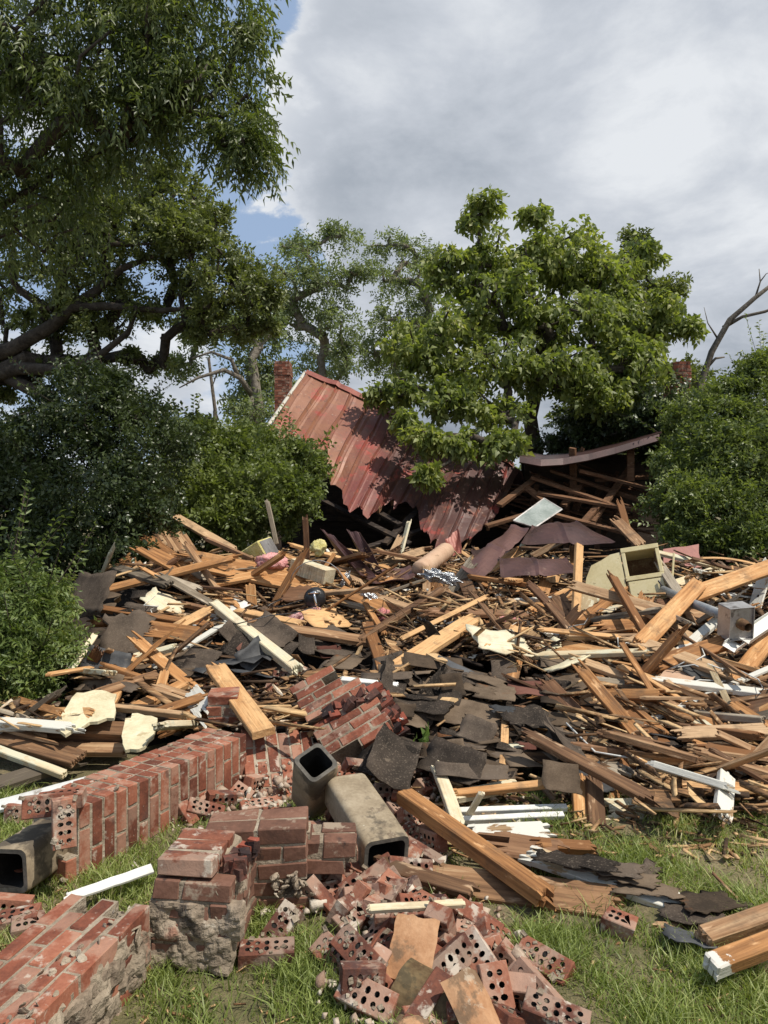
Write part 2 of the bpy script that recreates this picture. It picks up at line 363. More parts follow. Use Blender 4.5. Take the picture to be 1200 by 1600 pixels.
M['leaf_pecan'] = mat_leaf('pecan_leaf', (.06, .085, .025), (.16, .19, .055), .40)
M['leaf_oak'] = mat_leaf('oak_leaf', (.07, .09, .03), (.20, .225, .075), .36, .42)
M['leaf_far'] = mat_leaf('far_leaf', (.12, .15, .075), (.24, .28, .14), .42, .6)
M['leaf_big'] = mat_leaf('broad_leaf', (.11, .145, .038), (.26, .295, .085), .45, .5, (.36, .35, .12))
M['leaf_dark'] = mat_leaf('dark_shrub_leaf', (.03, .045, .018), (.075, .10, .036), .22, .35)
M['leaf_priv'] = mat_leaf('privet_leaf', (.09, .12, .035), (.22, .26, .08), .36, .42)
M['leaf_nand'] = mat_leaf('nandina_leaf', (.08, .12, .035), (.19, .25, .075), .36, .45, (.30, .27, .10))
M['grass'] = mat_leaf('grass_blade', (.13, .165, .04), (.30, .36, .10), .34, .5, (.58, .52, .28))
M['weed'] = mat_leaf('weed_leaf', (.12, .2, .05), (.2, .3, .09), .35, .5)

m, t, b, o, co = material('lawn_soil')
n1 = t.noise(co, .9, 6, .6); n2 = t.noise(co, 9, 5, .65); n3 = t.noise(co, 60, 4, .6)
f = t.math('ADD', t.math('MULTIPLY', n1, .5), t.math('ADD', t.math('MULTIPLY', n2, .35), t.math('MULTIPLY', n3, .2)))
col = t.ramp(f, [(.36, (.07, .07, .025)), (.5, (.13, .115, .05)), (.6, (.21, .165, .09)), (.72, (.32, .26, .16))])
t.l.new(col, b.inputs['Base Color']); b.inputs['Roughness'].default_value = .95; bump(t, b, t.math('ADD', n2, n3), .8, .03); M['soil'] = m
M['mound'] = mat_rough('crushed_debris', [(.012, .010, .008), (.035, .026, .02), (.09, .065, .045)], 3, 1.0, .05, .95, 25, 0, [((.22, .16, .09), 13, .64, .7), ((.02, .018, .016), 6, .55, .9)])  # debris colour darkened to paint deep shade into gaps between boards

# ------------------------------------------------------------------ ground, mound
gx = np.concatenate([-np.geomspace(900, 6, 22), np.linspace(-5.5, 5.5, 67), np.geomspace(6, 900, 22)])
gy = np.concatenate([np.linspace(-3, 6, 60), np.geomspace(6.4, 1800, 34)])
gx = np.concatenate([gx]); GX, GY = np.meshgrid(gx, gy)
GZ = .012 * np.sin(GX * 4.1) * np.sin(GY * 3.3) + .008 * np.sin(GX * 9 + 1) * np.sin(GY * 8)
GZ = np.where((abs(GX) < 6) & (GY < 6.1), GZ, -.005)
def gridmesh(name, A, B, Z, m, kind='structure', label=None, cat=None):
    ny, nx = A.shape; idx = np.arange(ny * nx).reshape(ny, nx)
    f = np.stack([idx[:-1, :-1], idx[:-1, 1:], idx[1:, 1:], idx[1:, :-1]], -1).reshape(-1, 4)
    o = add(name, np_mesh(name, np.stack([A, B, Z], -1).reshape(-1, 3), f, True), m)
    if kind: o['kind'] = kind
    return o
gridmesh('ground', GX, GY, GZ, M['soil'])
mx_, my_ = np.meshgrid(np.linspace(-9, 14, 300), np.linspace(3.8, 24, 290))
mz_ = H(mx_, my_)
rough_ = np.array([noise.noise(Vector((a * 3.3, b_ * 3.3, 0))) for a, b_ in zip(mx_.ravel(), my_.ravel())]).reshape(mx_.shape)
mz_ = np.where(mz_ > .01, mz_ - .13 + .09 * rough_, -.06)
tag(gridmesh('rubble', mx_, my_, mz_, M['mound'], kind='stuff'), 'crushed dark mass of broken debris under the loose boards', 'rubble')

# ------------------------------------------------------------------ foliage and trees
def leaves(cent, tdir, nper, tlen, ll, lw, droop, quad=True, spread=1.0, pair=False):
    """leaves along twigs: cent (T,3) start, tdir (T,3) -> verts, faces"""
    T = len(cent); tdir = nrmz(tdir)
    rv = rng.normal(size=(T, 3)); side = nrmz(np.cross(tdir, rv)); n0 = np.cross(tdir, side)
    j = np.arange(nper); fr = (j + rng.uniform(0, .6, (T, nper))) / nper
    if pair: fr = np.broadcast_to(((j // 2) * 2 + 1) / nper, (T, nper)).copy()
    p = cent[:, None, :] + tdir[:, None, :] * (fr * tlen)[..., None]
    p[..., 2] -= droop * tlen * .6 * fr ** 2
    sgn = np.where(j % 2 == 0, 1.0, -1.0)[None, :, None]
    ld = tdir[:, None, :] * rng.uniform(.3, .9, (T, nper, 1)) + side[:, None, :] * sgn * spread
    if not pair: ld = ld + n0[:, None, :] * rng.normal(0, .55, (T, nper, 1))
    ld = ld + rng.normal(0, .16, (T, nper, 3)); ld[..., 2] -= droop * rng.uniform(.4, 1.3, (T, nper))
    ld = nrmz(ld); nn = nrmz(np.cross(ld, np.cross(n0[:, None, :] + rng.normal(0, .35, (T, nper, 3)) + np.array([0, 0, .4]), ld)))
    wd = np.cross(ld, nn); L = (ll * rng.uniform(.65, 1.2, (T, nper)))[..., None]; W = L * (lw / ll) * .5
    N = T * nper
    p, ld, nn, wd, L, W = [a.reshape(N, -1) for a in (p, ld, nn, wd, L, W)]
    if quad:
        a = p; m_ = p + ld * L * .45 + nn * L * .05; l = p + ld * L * .42 + wd * W + nn * L * .12; r = p + ld * L * .42 - wd * W + nn * L * .12
        tip = p + ld * L * .95 - nn * L * .12; tip[:, 2] -= (L * .12 * (1 if droop > .2 else 0))[:, 0]
        V = np.stack([a, l, m_, r, tip], 1).reshape(-1, 3); b = np.arange(N)[:, None] * 5
        Fc = np.concatenate([b + [0, 2, 1], b + [0, 3, 2], b + [1, 2, 4], b + [2, 3, 4]], 0)
    else:
        l = p + ld * L * .45 + wd * W + nn * L * .08; r = p + ld * L * .45 - wd * W + nn * L * .08
        V = np.stack([p, l, p + ld * L, r], 1).reshape(-1, 3); b = np.arange(N)[:, None] * 4
        Fc = np.concatenate([b + [0, 2, 1], b + [0, 3, 2]], 0)
    return V, Fc

def clumps_px(lst):
    """(u, v, depth, radius_u_px, radius_v_px) -> centres and radii"""
    out = []
    for c in lst:
        u, v, y, ru, rv = c[:5]; ry = (c[5] if len(c) > 5 else ru / F * y)
        out.append((np.array(P(u, v, y)), np.array([ru / F * y, ry, rv / F * y])))
    return out

def skeleton(base_pts, base_r, targets, tip_r=.012, wiggle=.12, n=6, rmax=None):
    """branch network growing from the base polyline to all targets"""
    nodes = [np.array(p, float) for p in base_pts]; par = [-1] + list(range(len(base_pts) - 1))
    nb = len(nodes)
    tg = sorted(targets, key=lambda q: np.linalg.norm(q - nodes[nb - 1]))
    leaf = []
    for q in tg:
        A = np.array(nodes); d = np.linalg.norm(A - q, axis=1) + 1.2 * np.maximum(0, A[:, 2] - q[2] + .1)
        d[0] += 1.0
        i = int(np.argmin(d)); dist = np.linalg.norm(nodes[i] - q); k = max(1, min(6, int(dist / .45) + 1)); s = nodes[i]; prev = i
        off = rng.normal(0, wiggle, 3) * dist
        for a in range(1, k + 1):
            f = a / k; pt = s + (q - s) * f + off * math.sin(f * math.pi) + (rng.normal(0, .03, 3) * dist if a < k else 0)
            pt[2] += .10 * dist * math.sin(f * math.pi)
            nodes.append(pt); par.append(prev); prev = len(nodes) - 1
        leaf.append(prev)
    cnt = np.zeros(len(nodes))
    for l in leaf:
        k = l
        while k >= 0: cnt[k] += 1; k = par[k]
    cm = max(1, cnt.max()); r = tip_r + (base_r - tip_r) * (cnt / cm) ** .55
    for i in range(nb): r[i] = base_r * (1 - .35 * i / max(1, nb - 1)) if nb > 1 else base_r
    mb = MB()
    for i, p in enumerate(nodes):
        if par[i] >= 0:
            a = nodes[par[i]]; r0 = min(r[par[i]], r[i] * 1.5); dn_ = (p - a) / max(1e-6, np.linalg.norm(p - a)); mb.tube([a - dn_ * r0 * .6, p + dn_ * r[i] * .7], [r0, r[i]], n if r[i] > .03 else 4, caps=False)
    return mb

def tree(name, label, cat, base, base_r, clumps, leafmat, barkmat, nsub, ntwig, nper, tlen, ll, lw, droop=.3, quad=True, group=None,
         subr=.34, shell=.55, spread=1.0, pair=False, tip_r=.012, extra=None, flat=1.0, limbs=(), updir=0.0, trunkname='trunk', wig=.12, skel_every=1, shoots=2, nspray=0, rsc=1.0):
    root = empty(name, base[0], label, cat, group); inv = np.array(base[0])
    cl = clumps_px(clumps) if clumps and len(clumps[0]) >= 5 else clumps
    subs = []; cents = []; dirs = []
    cl = [(c, rd * rsc) for c, rd in cl]; base_n = len(cl)
    for c, rd in cl[:base_n]:
        for _ in range(shoots):
            dv = nrmz(rng.normal(size=3)); dv[2] = abs(dv[2]) * .9 - .15; dv[1] *= .5; cl.append((c + dv * rd * rng.uniform(.95, 1.22), rd * rng.uniform(.16, .30)))
    vol = np.array([np.prod(c[1]) ** .62 for c in cl]); vol = vol / vol.sum()
    for (c, rd), vf in zip(cl, vol):
        k = max(2, int(round(nsub * vf)))
        dv = nrmz(rng.normal(size=(k, 3))); rr = shell + (1 - shell) * rng.random((k, 1)) ** .7
        rr *= rng.uniform(.68, 1.2, (k, 1))
        sc = c + dv * rd * rr; sr = rd.mean() * subr * rng.uniform(.6, 1.25, k)
        for q, s_ in zip(sc, sr):
            subs.append(q); T = max(3, int(ntwig * rng.uniform(.6, 1.4)))
            o_ = nrmz(rng.normal(size=(T, 3))) * (rng.random((T, 1)) ** .45) * s_ * np.array([1, 1, .72 * flat])
            cents.append(q + o_); dirs.append(nrmz(o_ + 1e-6) * .8 + nrmz(q - c)[None] * .5 + rng.normal(0, .45, (T, 3)) + np.array([0, 0, updir - droop * .6]))
    cents = np.concatenate(cents); dirs = np.concatenate(dirs)
    V, Fc = leaves(cents, dirs, nper, tlen, ll, lw, droop, quad, spread, pair)
    sprays = []
    for _ in range(nspray):
        c, rd = cl[rng.integers(0, base_n)]; dv = nrmz(rng.normal(size=3) * [1, .6, 1]); dv[2] = abs(dv[2]); q = c + dv * rd * .85; L_ = rng.uniform(.35, .85); up_ = nrmz(dv * [.8, .8, .5] + [0, 0, rng.uniform(.1, 1.0)] + rng.normal(0, .25, 3))
        v2, f2 = leaves(q[None], up_[None], int(L_ * 30), L_, ll * 1.1, lw * 1.1, .12, quad, 1.0, pair); Fc = np.concatenate([Fc, f2 + len(V)]); V = np.concatenate([V, v2]); sprays.append((q - dv * .15, q + up_ * L_ * .9 - [0, 0, .07 * L_]))
    add('crown', np_mesh('crown', V - inv, Fc), leafmat, root)
    tg = [c for c, _ in cl[:base_n]] + [c for c, _ in cl[base_n::2]] + subs[::skel_every]
    mb = skeleton(base, base_r, tg, tip_r, wig)
    for (pts, rad) in limbs: mb.tube(pts, rad, 9)
    for a_, b_ in sprays: mb.tube([a_, b_], [.006, .003], 4, caps=False)
    # twig stems
    mb.v = [tuple(np.array(p) - inv) for p in mb.v]
    mb.build(trunkname, barkmat, root, True)
    return root

# near compound-leaved tree leaning in from the upper left (trunk left of frame)
tree('pecan_tree', 'near tree with long hanging compound leaves reaching in at the upper left', 'tree',
     [(-6.6, 7.5, 0), (-6.4, 7.5, 2.5), (-6.0, 7.5, 4.5), (-4.9, 7.5, 6.2)], .12,
     [(60, 40, 7.5, 150, 110), (190, 90, 7.2, 120, 90), (300, 60, 7.4, 90, 80), (330, 150, 7.2, 85, 60), (380, 190, 7.0, 50, 50), (350, 225, 7.0, 60, 50),
      (120, 190, 7.6, 120, 80), (230, 190, 7.3, 70, 60), (40, 300, 7.8, 90, 90), (300, -60, 7.3, 120, 70), (140, -80, 7.3, 150, 80), (385, 40, 7.2, 12, 14), (-60, 200, 7.8, 140, 250)],
     M['leaf_pecan'], M['bark'], 270, 13, 12, .30, .095, .026, droop=.75, spread=.9, pair=True, tip_r=.008, subr=.42, shell=.35)

# big dark oak on the left with heavy limbs
oak_limb = lambda pts: [P(*p) for p in pts]
tree('oak_tree', 'large dark spreading tree with thick bent limbs on the left side', 'tree',
     [P(-90, 900, 13), P(-70, 700, 13), P(-20, 590, 13), P(40, 560, 12.8)], .19,
     [(60, 400, 13, 130, 90), (200, 380, 12.6, 120, 75), (300, 400, 12.2, 95, 60), (360, 450, 12, 70, 50), (250, 310, 12.6, 100, 55), (130, 300, 13, 110, 60),
      (400, 470, 12.4, 38, 45), (180, 490, 12.8, 85, 40), (60, 500, 13.2, 80, 30), (225, 562, 12.8, 34, 18), (110, 570, 13.2, 50, 14), (20, 560, 13.2, 40, 16), (330, 500, 12.4, 62, 36),
      (20, 600, 13.4, 45, 30), (300, 345, 12.2, 65, 32), (395, 520, 12.6, 25, 25), (165, 630, 12.4, 40, 26)],
     M['leaf_oak'], M['bark'], 330, 24, 7, .16, .10, .042, droop=.15, tip_r=.012, subr=.36, shell=.5, flat=.8,
     limbs=[(oak_limb([(-20, 590, 13), (30, 575, 12.8), (90, 578, 12.6), (150, 560, 12.4), (200, 520, 12.2), (215, 480, 12)]), [.15, .12, .09, .065, .045, .03]),
            (oak_limb([(-30, 560, 13), (20, 545, 12.8), (80, 510, 12.6), (115, 480, 12.4), (170, 478, 12.2), (250, 485, 12), (330, 480, 11.9)]), [.17, .13, .11, .085, .065, .045, .025]),
            (oak_limb([(110, 483, 12.5), (150, 455, 12.3), (190, 420, 12.2), (240, 400, 12.1)]), [.10, .08, .06, .03]),
            (oak_limb([(100, 450, 12.8), (95, 400, 12.8), (130, 370, 12.7), (190, 350, 12.6)]), [.09, .07, .05, .03]),
            (oak_limb([(-20, 570, 13.2), (50, 610, 12.8), (100, 640, 12.6), (140, 665, 12.5)]), [.13, .11, .09, .06])])

# far slender trees behind the roof
def far_tree(label, base_u, y, tops, r, n=70, mat='leaf_far', ntw=16):
    b = P(base_u, 800, y); b.z = 0
    mid = P(base_u + 6, 640, y); mid2 = P(base_u - 4, 560, y)
    return tree('slender_tree', label, 'tree', [b, mid, mid2], r, [(u, v, y + rng.uniform(-1.5, 1.5), a, b_) for (u, v, a, b_) in tops],
                M[mat], M['palebark'], int(n * 1.6), 10, 7, .45, .20, .08, droop=.2, quad=False, group='slender trees far behind the house', tip_r=.02, subr=.5, shell=.25, wig=.03, skel_every=6, rsc=.98, shoots=3)
far_tree('slender leafy tree far behind the small brick chimney', 505, 34, [(470, 385, 32, 18), (535, 370, 30, 20), (455, 430, 38, 30), (500, 440, 45, 30), (548, 425, 25, 30), (470, 500, 38, 34), (525, 510, 38, 36), (500, 570, 45, 30), (440, 470, 20, 30), (540, 560, 26, 30)], .26, 110)
far_tree('slender leafy tree standing behind the peak of the roof and the broad-leaved tree', 620, 36, [(610, 385, 28, 18), (650, 400, 30, 24), (600, 440, 30, 26), (660, 450, 34, 34), (615, 500, 38, 30), (665, 510, 34, 32), (590, 550, 38, 40), (680, 430, 18, 24), (640, 560, 45, 40)], .28, 110)
far_tree('crooked tree with low bare limbs behind the left hedge', 398, 27, [(350, 500, 50, 22), (410, 520, 38, 34), (310, 520, 34, 24), (390, 590, 38, 40), (400, 640, 40, 30), (285, 570, 26, 14), (430, 590, 22, 34)], .24, 90)
far_tree('small pointed treetop rising over the left hedge', 330, 40, [(330, 672, 18, 14), (345, 690, 28, 14)], .12, 16)
mb = MB()
for pts, rad in [([(396, 620, 27), (375, 590, 26.5), (350, 578, 26.2), (310, 590, 26), (280, 606, 25.8)], [.12, .10, .08, .05, .02]),
                 ([(372, 590, 26.5), (362, 562, 26.3), (330, 550, 26), (300, 560, 26)], [.10, .07, .05, .03])]:
    mb.tube([P(*p) for p in pts], rad, 8)
mb.tube([P(340, 580, 26.2), P(330, 610, 26.2), P(335, 640, 26.2)], [.03, .02, .01], 5)
root = empty('dead_tree', P(398, 800, 26) - Vector((0, 0, 1.6)), 'pale crooked bare limb reaching left behind the hedge and small chimney', 'tree')
mb.tube([P(396, 620, 27), P(399, 700, 27), P(400, 870, 27)], [.17, .2, .24], 8)
mb.v = [tuple(Vector(p) - root.location) for p in mb.v]; mb.build('trunk', M['palebark'], root, True)

# broad-leaved tree in the middle
tree('catalpa_tree', 'broad-leaved tree with big drooping leaves growing behind the red roof', 'tree',
     [P(838, 830, 16.5), P(836, 710, 16.5), P(828, 650, 16.3), P(845, 580, 16.2)], .21,
     [(760, 322, 16, 30, 20), (735, 348, 16, 20, 14), (832, 335, 16, 18, 26), (700, 405, 15.8, 22, 14), (800, 400, 16.2, 75, 45), (720, 430, 15.8, 50, 38), (880, 400, 16.3, 70, 48), (940, 440, 16.4, 70, 50),
      (1000, 480, 16.3, 60, 45), (1045, 490, 16, 30, 34), (1075, 515, 15.8, 18, 25), (780, 480, 15.8, 95, 50), (880, 500, 15.6, 95, 50), (680, 520, 15.4, 70, 42), (640, 560, 15.0, 52, 36),
      (760, 570, 15.0, 90, 44), (980, 560, 15.6, 80, 46), (870, 580, 14.8, 80, 32), (620, 610, 14.6, 42, 30), (700, 620, 14.4, 60, 30), (780, 640, 14.2, 50, 24),
      (1000, 600, 15.5, 34, 28), (930, 620, 15, 60, 26), (690, 690, 13.2, 34, 13), (760, 690, 13.2, 44, 18), (640, 680, 13.2, 34, 12), (625, 655, 13.6, 18, 12), (796, 690, 13.6, 18, 20), (668, 738, 12.9, 9, 5), (1000, 400, 17, 28, 30)],
     M['leaf_big'], M['bark'], 560, 10, 6, .24, .155, .085, droop=.6, tip_r=.014, subr=.34, shell=.5, flat=.75, shoots=3, rsc=.86)
tree('background_tree', 'dark green tree with a feathery spire behind the broad-leaved tree', 'tree',
     [P(985, 800, 21), P(985, 640, 21), P(990, 500, 21)], .2,
     [(993, 385, 21, 14, 22), (975, 410, 21, 16, 14), (1005, 430, 21, 34, 26), (1040, 455, 21, 26, 20), (980, 490, 21, 60, 40), (960, 600, 19.5, 70, 50), (930, 660, 19, 70, 40), (1000, 660, 19, 50, 40), (1000, 720, 18.5, 50, 30), (930, 720, 18.5, 60, 26), (860, 740, 18.5, 40, 12), (1010, 560, 20, 40, 40), (1085, 590, 22, 30, 22)],
     M['leaf_oak'], M['bark'], 150, 22, 8, .35, .16, .07, droop=.25, quad=False, tip_r=.02, subr=.36)

# bare leaning snag on the right
root = empty('dead_tree', (0, 0, 0), 'bare leaning dead tree with split top at the right edge', 'tree')
mb = MB()
mb.tube([P(1075, 760, 20), P(1095, 600, 20), P(1112, 550, 20), P(1140, 500, 19.8), P(1180, 465, 19.7), P(1225, 430, 19.5)], [.15, .10, .085, .075, .06, .04], 9)
mb.tube([P(1130, 512, 20), P(1160, 495, 19.6), P(1195, 487, 19.4), P(1240, 470, 19.2)], [.06, .045, .04, .02], 7)
mb.tube([P(1104, 575, 20), P(1118, 560, 20), P(1132, 558, 20)], [.05, .035, .02], 6)
mb.tube([P(1180, 465, 19.7), P(1188, 440, 19.7), P(1186, 420, 19.7)], [.03, .02, .01], 5)
mb.tube([P(1188, 440, 19.7), P(1197, 428, 19.7), P(1204, 425, 19.7)], [.02, .012, .008], 5)
mb.tube([P(1122, 530, 20), P(1106, 505, 20), P(1100, 480, 20)], [.03, .015, .006], 5)
root.location = (8.4, 20, 0); mb.v = [tuple(Vector(p) - root.location) for p in mb.v]
mb.build('trunk', M['palebark'], root, True)

def shrub(name, label, base_u, y, clumps, mat, nsub, ntwig, nper, tlen, ll, lw, droop=.1, pair=False, updir=.3, quad=True, subr=.36, shell=.6, group=None):
    b = Vector(((base_u - 600) / F * y, y, 0))
    return tree(name, label, 'shrub', [b, b + Vector((0, 0, .35))], .05, clumps, M[mat], M['bark'], nsub, ntwig, nper, tlen, ll, lw, droop, quad, group,
                subr, shell, 1.0, pair, .006, updir=updir, trunkname='stem', skel_every=3, shoots=4, nspray=46)
shrub('tall_shrub', 'tall dark shrub mass along the left edge of the debris', 130, 10,
      [(150, 640, 10.2, 85, 60), (90, 700, 10, 90, 60), (210, 700, 10, 80, 70), (20, 740, 9.8, 80, 60), (120, 800, 9.2, 120, 70), (20, 840, 9, 90, 70), (215, 800, 9.4, 60, 80), (100, 890, 8.6, 120, 60), (-60, 780, 9, 80, 120), (240, 860, 9.6, 40, 40),(180,620,10.2,30,30),(30,680,10.4,20,14)],
      'leaf_dark', 330, 26, 8, .22, .075, .036)
shrub('hedge_shrub', 'mid green leafy hedge left of the red roof', 380, 12,
      [(330, 720, 12, 70, 45), (420, 720, 12, 50, 36), (465, 735, 11.8, 32, 34), (300, 770, 11.4, 60, 50), (390, 780, 11.2, 70, 55), (460, 790, 11.2, 34, 40), (340, 820, 11, 60, 40), (290, 690, 12, 40, 30), (395, 700, 12.4, 30, 26)],
      'leaf_priv', 260, 26, 8, .22, .095, .045)
shrub('nandina_bush', 'feathery green bush in the lower left beside the debris', 30, 5.6,
      [(10, 925, 5.7, 46, 34), (62, 955, 5.7, 32, 26), (0, 1000, 5.5, 66, 44), (66, 1020, 5.6, 26, 32), (-15, 1070, 5.4, 56, 44), (-60, 980, 5.5, 56, 80), (36, 1085, 5.5, 26, 26)],
      'leaf_nand', 190, 14, 12, .22, .062, .020, droop=.35, pair=True, shell=.35, subr=.5)
shrub('privet_bush', 'large light green bushy shrub at the right edge behind the debris', 1150, 11,
      [(1130, 660, 12, 70, 50), (1185, 630, 12, 50, 50), (1190, 580, 12, 22, 30), (1100, 720, 11.6, 60, 50), (1170, 730, 11.2, 70, 60), (1080, 780, 11.2, 55, 40), (1150, 810, 10.8, 80, 50), (1215, 760, 11, 60, 120), (1070, 675, 13, 30, 26), (1100, 840, 10.8, 50, 24), (1190, 860, 10.4, 50, 40)],
      'leaf_priv', 330, 26, 8, .22, .085, .036)
shrub('vine_tangle', 'dark leafy vines smothering the rear chimney on the right', 1040, 14.5,
      [(1040, 655, 14.6, 30, 26), (1050, 690, 14.2, 34, 36), (1075, 640, 14.8, 14, 20), (1020, 660, 14.8, 30, 24), (1060, 740, 13.8, 36, 36), (950, 665, 15.8, 60, 22), (890, 690, 16, 36, 14)],
      'leaf_dark', 120, 24, 8, .22, .10, .06, droop=.3)
# far tree line
tv = []
tl = []
for i in range(60):
    x = -95 + i * 3.4 + rng.uniform(-1.4, 1.4); y = rng.uniform(62, 85); h = rng.uniform(3.5, 7.5)
    tl.append((np.array([x, y, h * .5]), np.array([3.0, 3.0, h * .55])))
cents = []; dirs = []
for c, rd in tl:
    T = 150; dv = nrmz(rng.normal(size=(T, 3))); cents.append(c + dv * rd * (rng.uniform(.6, 1.05, (T, 1)))); dirs.append(dv + rng.normal(0, .5, (T, 3)))
V, Fc = leaves(np.concatenate(cents), np.concatenate(dirs), 6, .9, .6, .35, .2, False)
tag(add('treeline', np_mesh('treeline', V, Fc), M['leaf_far']), 'distant line of trees along the horizon behind the shrubs', 'treeline', kind='stuff')

# ------------------------------------------------------------------ collapsed house
def sheet_pts(rows, m, name, parent=None, thick=.006, smooth=False):
    """rows: list of lists of Vectors -> closed thin sheet"""
    nr, nc = len(rows), len(rows[0]); mb = MB()
    g = [[Vector(p) for p in r] for r in rows]; top = []; bot = []
    for i in range(nr):
        for j in range(nc):
            a = g[min(i + 1, nr - 1)][j] - g[max(i - 1, 0)][j]; b_ = g[i][min(j + 1, nc - 1)] - g[i][max(j - 1, 0)]
            n_ = a.cross(b_); n_ = n_.normalized() if n_.length > 1e-9 else Vector((0, 0, 1))
            top.append(g[i][j]); bot.append(g[i][j] - n_ * thick)
    b0 = mb.verts(top); b1 = mb.verts(bot); I = lambda i, j: i * nc + j
    for i in range(nr - 1):
        for j in range(nc - 1):
            mb.face((b0 + I(i, j), b0 + I(i + 1, j), b0 + I(i + 1, j + 1), b0 + I(i, j + 1)))
            mb.face((b1 + I(i, j), b1 + I(i, j + 1), b1 + I(i + 1, j + 1), b1 + I(i + 1, j)))
    bd = [(0, j) for j in range(nc)] + [(i, nc - 1) for i in range(1, nr)] + [(nr - 1, j) for j in range(nc - 2, -1, -1)] + [(i, 0) for i in range(nr - 2, 0, -1)]
    for k in range(len(bd)):
        p, q = bd[k], bd[(k + 1) % len(bd)]
        mb.face((b0 + I(*p), b0 + I(*q), b1 + I(*q), b1 + I(*p)))
    return mb if m is None else mb.build(name, m, parent, smooth)

house = empty('collapsed_house', (0.5, 14, 0), 'collapsed wooden house with a torn red metal roof in the middle', 'house')
HI = Matrix.Translation((-.5, -14, 0))
def hb(mb, name, m, smooth=False):
    mb.v = [tuple(Vector(p) - house.location) for p in mb.v]; return mb.build(name, m, house, smooth)
RT = [((480, 581), (412, 682)), ((512, 594), (440, 697)), ((531, 604), (466, 706)), ((558, 616), (494, 737)), ((590, 631), (528, 745)), ((612, 641), (541, 783)), ((632, 651), (552, 800)),
      ((655, 664), (575, 809)), ((676, 676), (596, 790)), ((700, 686), (628, 783)), ((722, 697), (651, 800)), ((738, 704), (664, 832)), ((756, 711), (684, 845)), ((775, 720), (712, 851)), ((792, 728), (745, 838)), ((812, 738), (780, 800))]
kt = np.linspace(0, 1, len(RT)); rt = np.array([a for a, b_ in RT], float); rb = np.array([b_ for a, b_ in RT], float)
NSE = 17; cols_s = []
for k in range(NSE):          # flat pan, raised seam, flat pan
    s0 = k / NSE; s1 = (k + 1) / NSE
    cols_s += [(s0 + .0005, 0), (s0 + .006, .028), (s0 + .012, 0), ((s0 + s1) / 2 - .012, 0), ((s0 + s1) / 2 - .008, .006), ((s0 + s1) / 2, 0), (s1 - .004, 0)]
rows = []; NV = 22
rp = random.Random(5); rag = {}
for k in range(NSE + 1): rag[k] = rp.uniform(-.05, .05)
for i in range(NV + 1):
    row = []
    for (s, hgt) in cols_s:
        a = np.array([np.interp(s, kt, rt[:, 0]), np.interp(s, kt, rt[:, 1])]); b_ = np.array([np.interp(s, kt, rb[:, 0]), np.interp(s, kt, rb[:, 1])])
        ya = 16 - 1.6 * s; yb = ya - .0185 * (b_[1] - a[1])
        v_ = i / NV
        if i == NV: v_ += (.05 * math.sin(s * 41) * math.sin(s * 17 + 1) + .02 * math.sin(s * 97 + 2) + rp.uniform(-.006, .006) - sum(.13 * math.exp(-((s - c9) / .007) ** 2) for c9 in (.235, .41, .56, .655, .78, .9))) * min(1, max(0, s - .1) * 8)
        A = P(a[0], a[1], ya); B = P(b_[0], b_[1], yb); q = A.lerp(B, v_)
        wv = .05 * math.sin(s * 9 + v_ * 4) + .06 * math.sin(v_ * 7 + s * 15) * s
        q.z += hgt * 1.3 + wv * .6 + .12 * math.sin(v_ * math.pi) * (s > .3) * (s - .3) + .10 * noise.noise(Vector((s * 6, v_ * 2.5, 1))) + .03 * noise.noise(Vector((s * 18, v_ * 7, 5))); q.y += -hgt * .6
        row.append(q)
    rows.append(row)
hb(sheet_pts(rows, None, '', thick=.012), 'metal_roof', M['roof'])
# ridge cap
mb = MB(); top = [r for r in rows[0]]
rr_ = [[p + Vector((0, .12, -.10)) for p in top[::3]], [p + Vector((0, 0, .05)) for p in top[::3]], [p.lerp(q, .06) + Vector((0, -.01, .045)) for p, q in zip(top[::3], rows[-1][::3])]]
hb(sheet_pts(rr_, None, '', thick=.01), 'ridge_cap', M['redmetal'])
# left rake board and edge flashing
mb = MB(); A = rows[0][0]; B = rows[NV][0]
mb.tube([A + Vector((-.05, 0, 0)), B + Vector((-.05, 0, 0))], .035, 4); hb(mb, 'rake_trim', M['whitewood'])
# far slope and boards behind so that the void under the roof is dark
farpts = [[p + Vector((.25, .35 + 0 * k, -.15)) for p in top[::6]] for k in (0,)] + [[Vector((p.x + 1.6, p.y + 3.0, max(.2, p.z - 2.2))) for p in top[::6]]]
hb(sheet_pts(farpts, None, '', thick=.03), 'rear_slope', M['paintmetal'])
mb = MB()
for k in range(15):
    s = (k + .5) / 15; i = min(len(top) - 1, int(s * len(top))); a = rows[0][i] + Vector((0, .03, -.13)); b_ = rows[NV - 2][i] + Vector((0, .03, -.13))
    d = b_ - a; mb.box((0, 0, 0), (1, 1, 1)); mb.v = mb.v[:-8]; mb.f = mb.f[:-6]; mb.mi = mb.mi[:-6]
    fm = frame((a + b_) / 2, d, (0, -.5, 1)).to_3x3(); mb.box((a + b_) / 2, (d.length, .05, .12), fm)
hb(mb, 'rafters', M['brownwood'])
def wallbox(name, m, x0, x1, y0, y1, z0, z1, lean=0.0, gaps=True):
    mb = MB(); n = int((z1 - z0) / .17)
    for k in range(n):
        z = z0 + (k + .5) * .17
        mb.box(((x0 + x1) / 2 + lean * k, (y0 + y1) / 2 + rp.uniform(-.01, .01), z), (x1 - x0, abs(y1 - y0), .158), jit=.008)
    hb(mb, name, m)
wallbox('rear_wall', M['shadewood'], -1.9, 2.8, 15.9, 15.95, .2, 2.4)
wallbox('rear_wall', M['shadewood'], 2.85, 6.0, 15.0, 15.05, .2, 2.75)
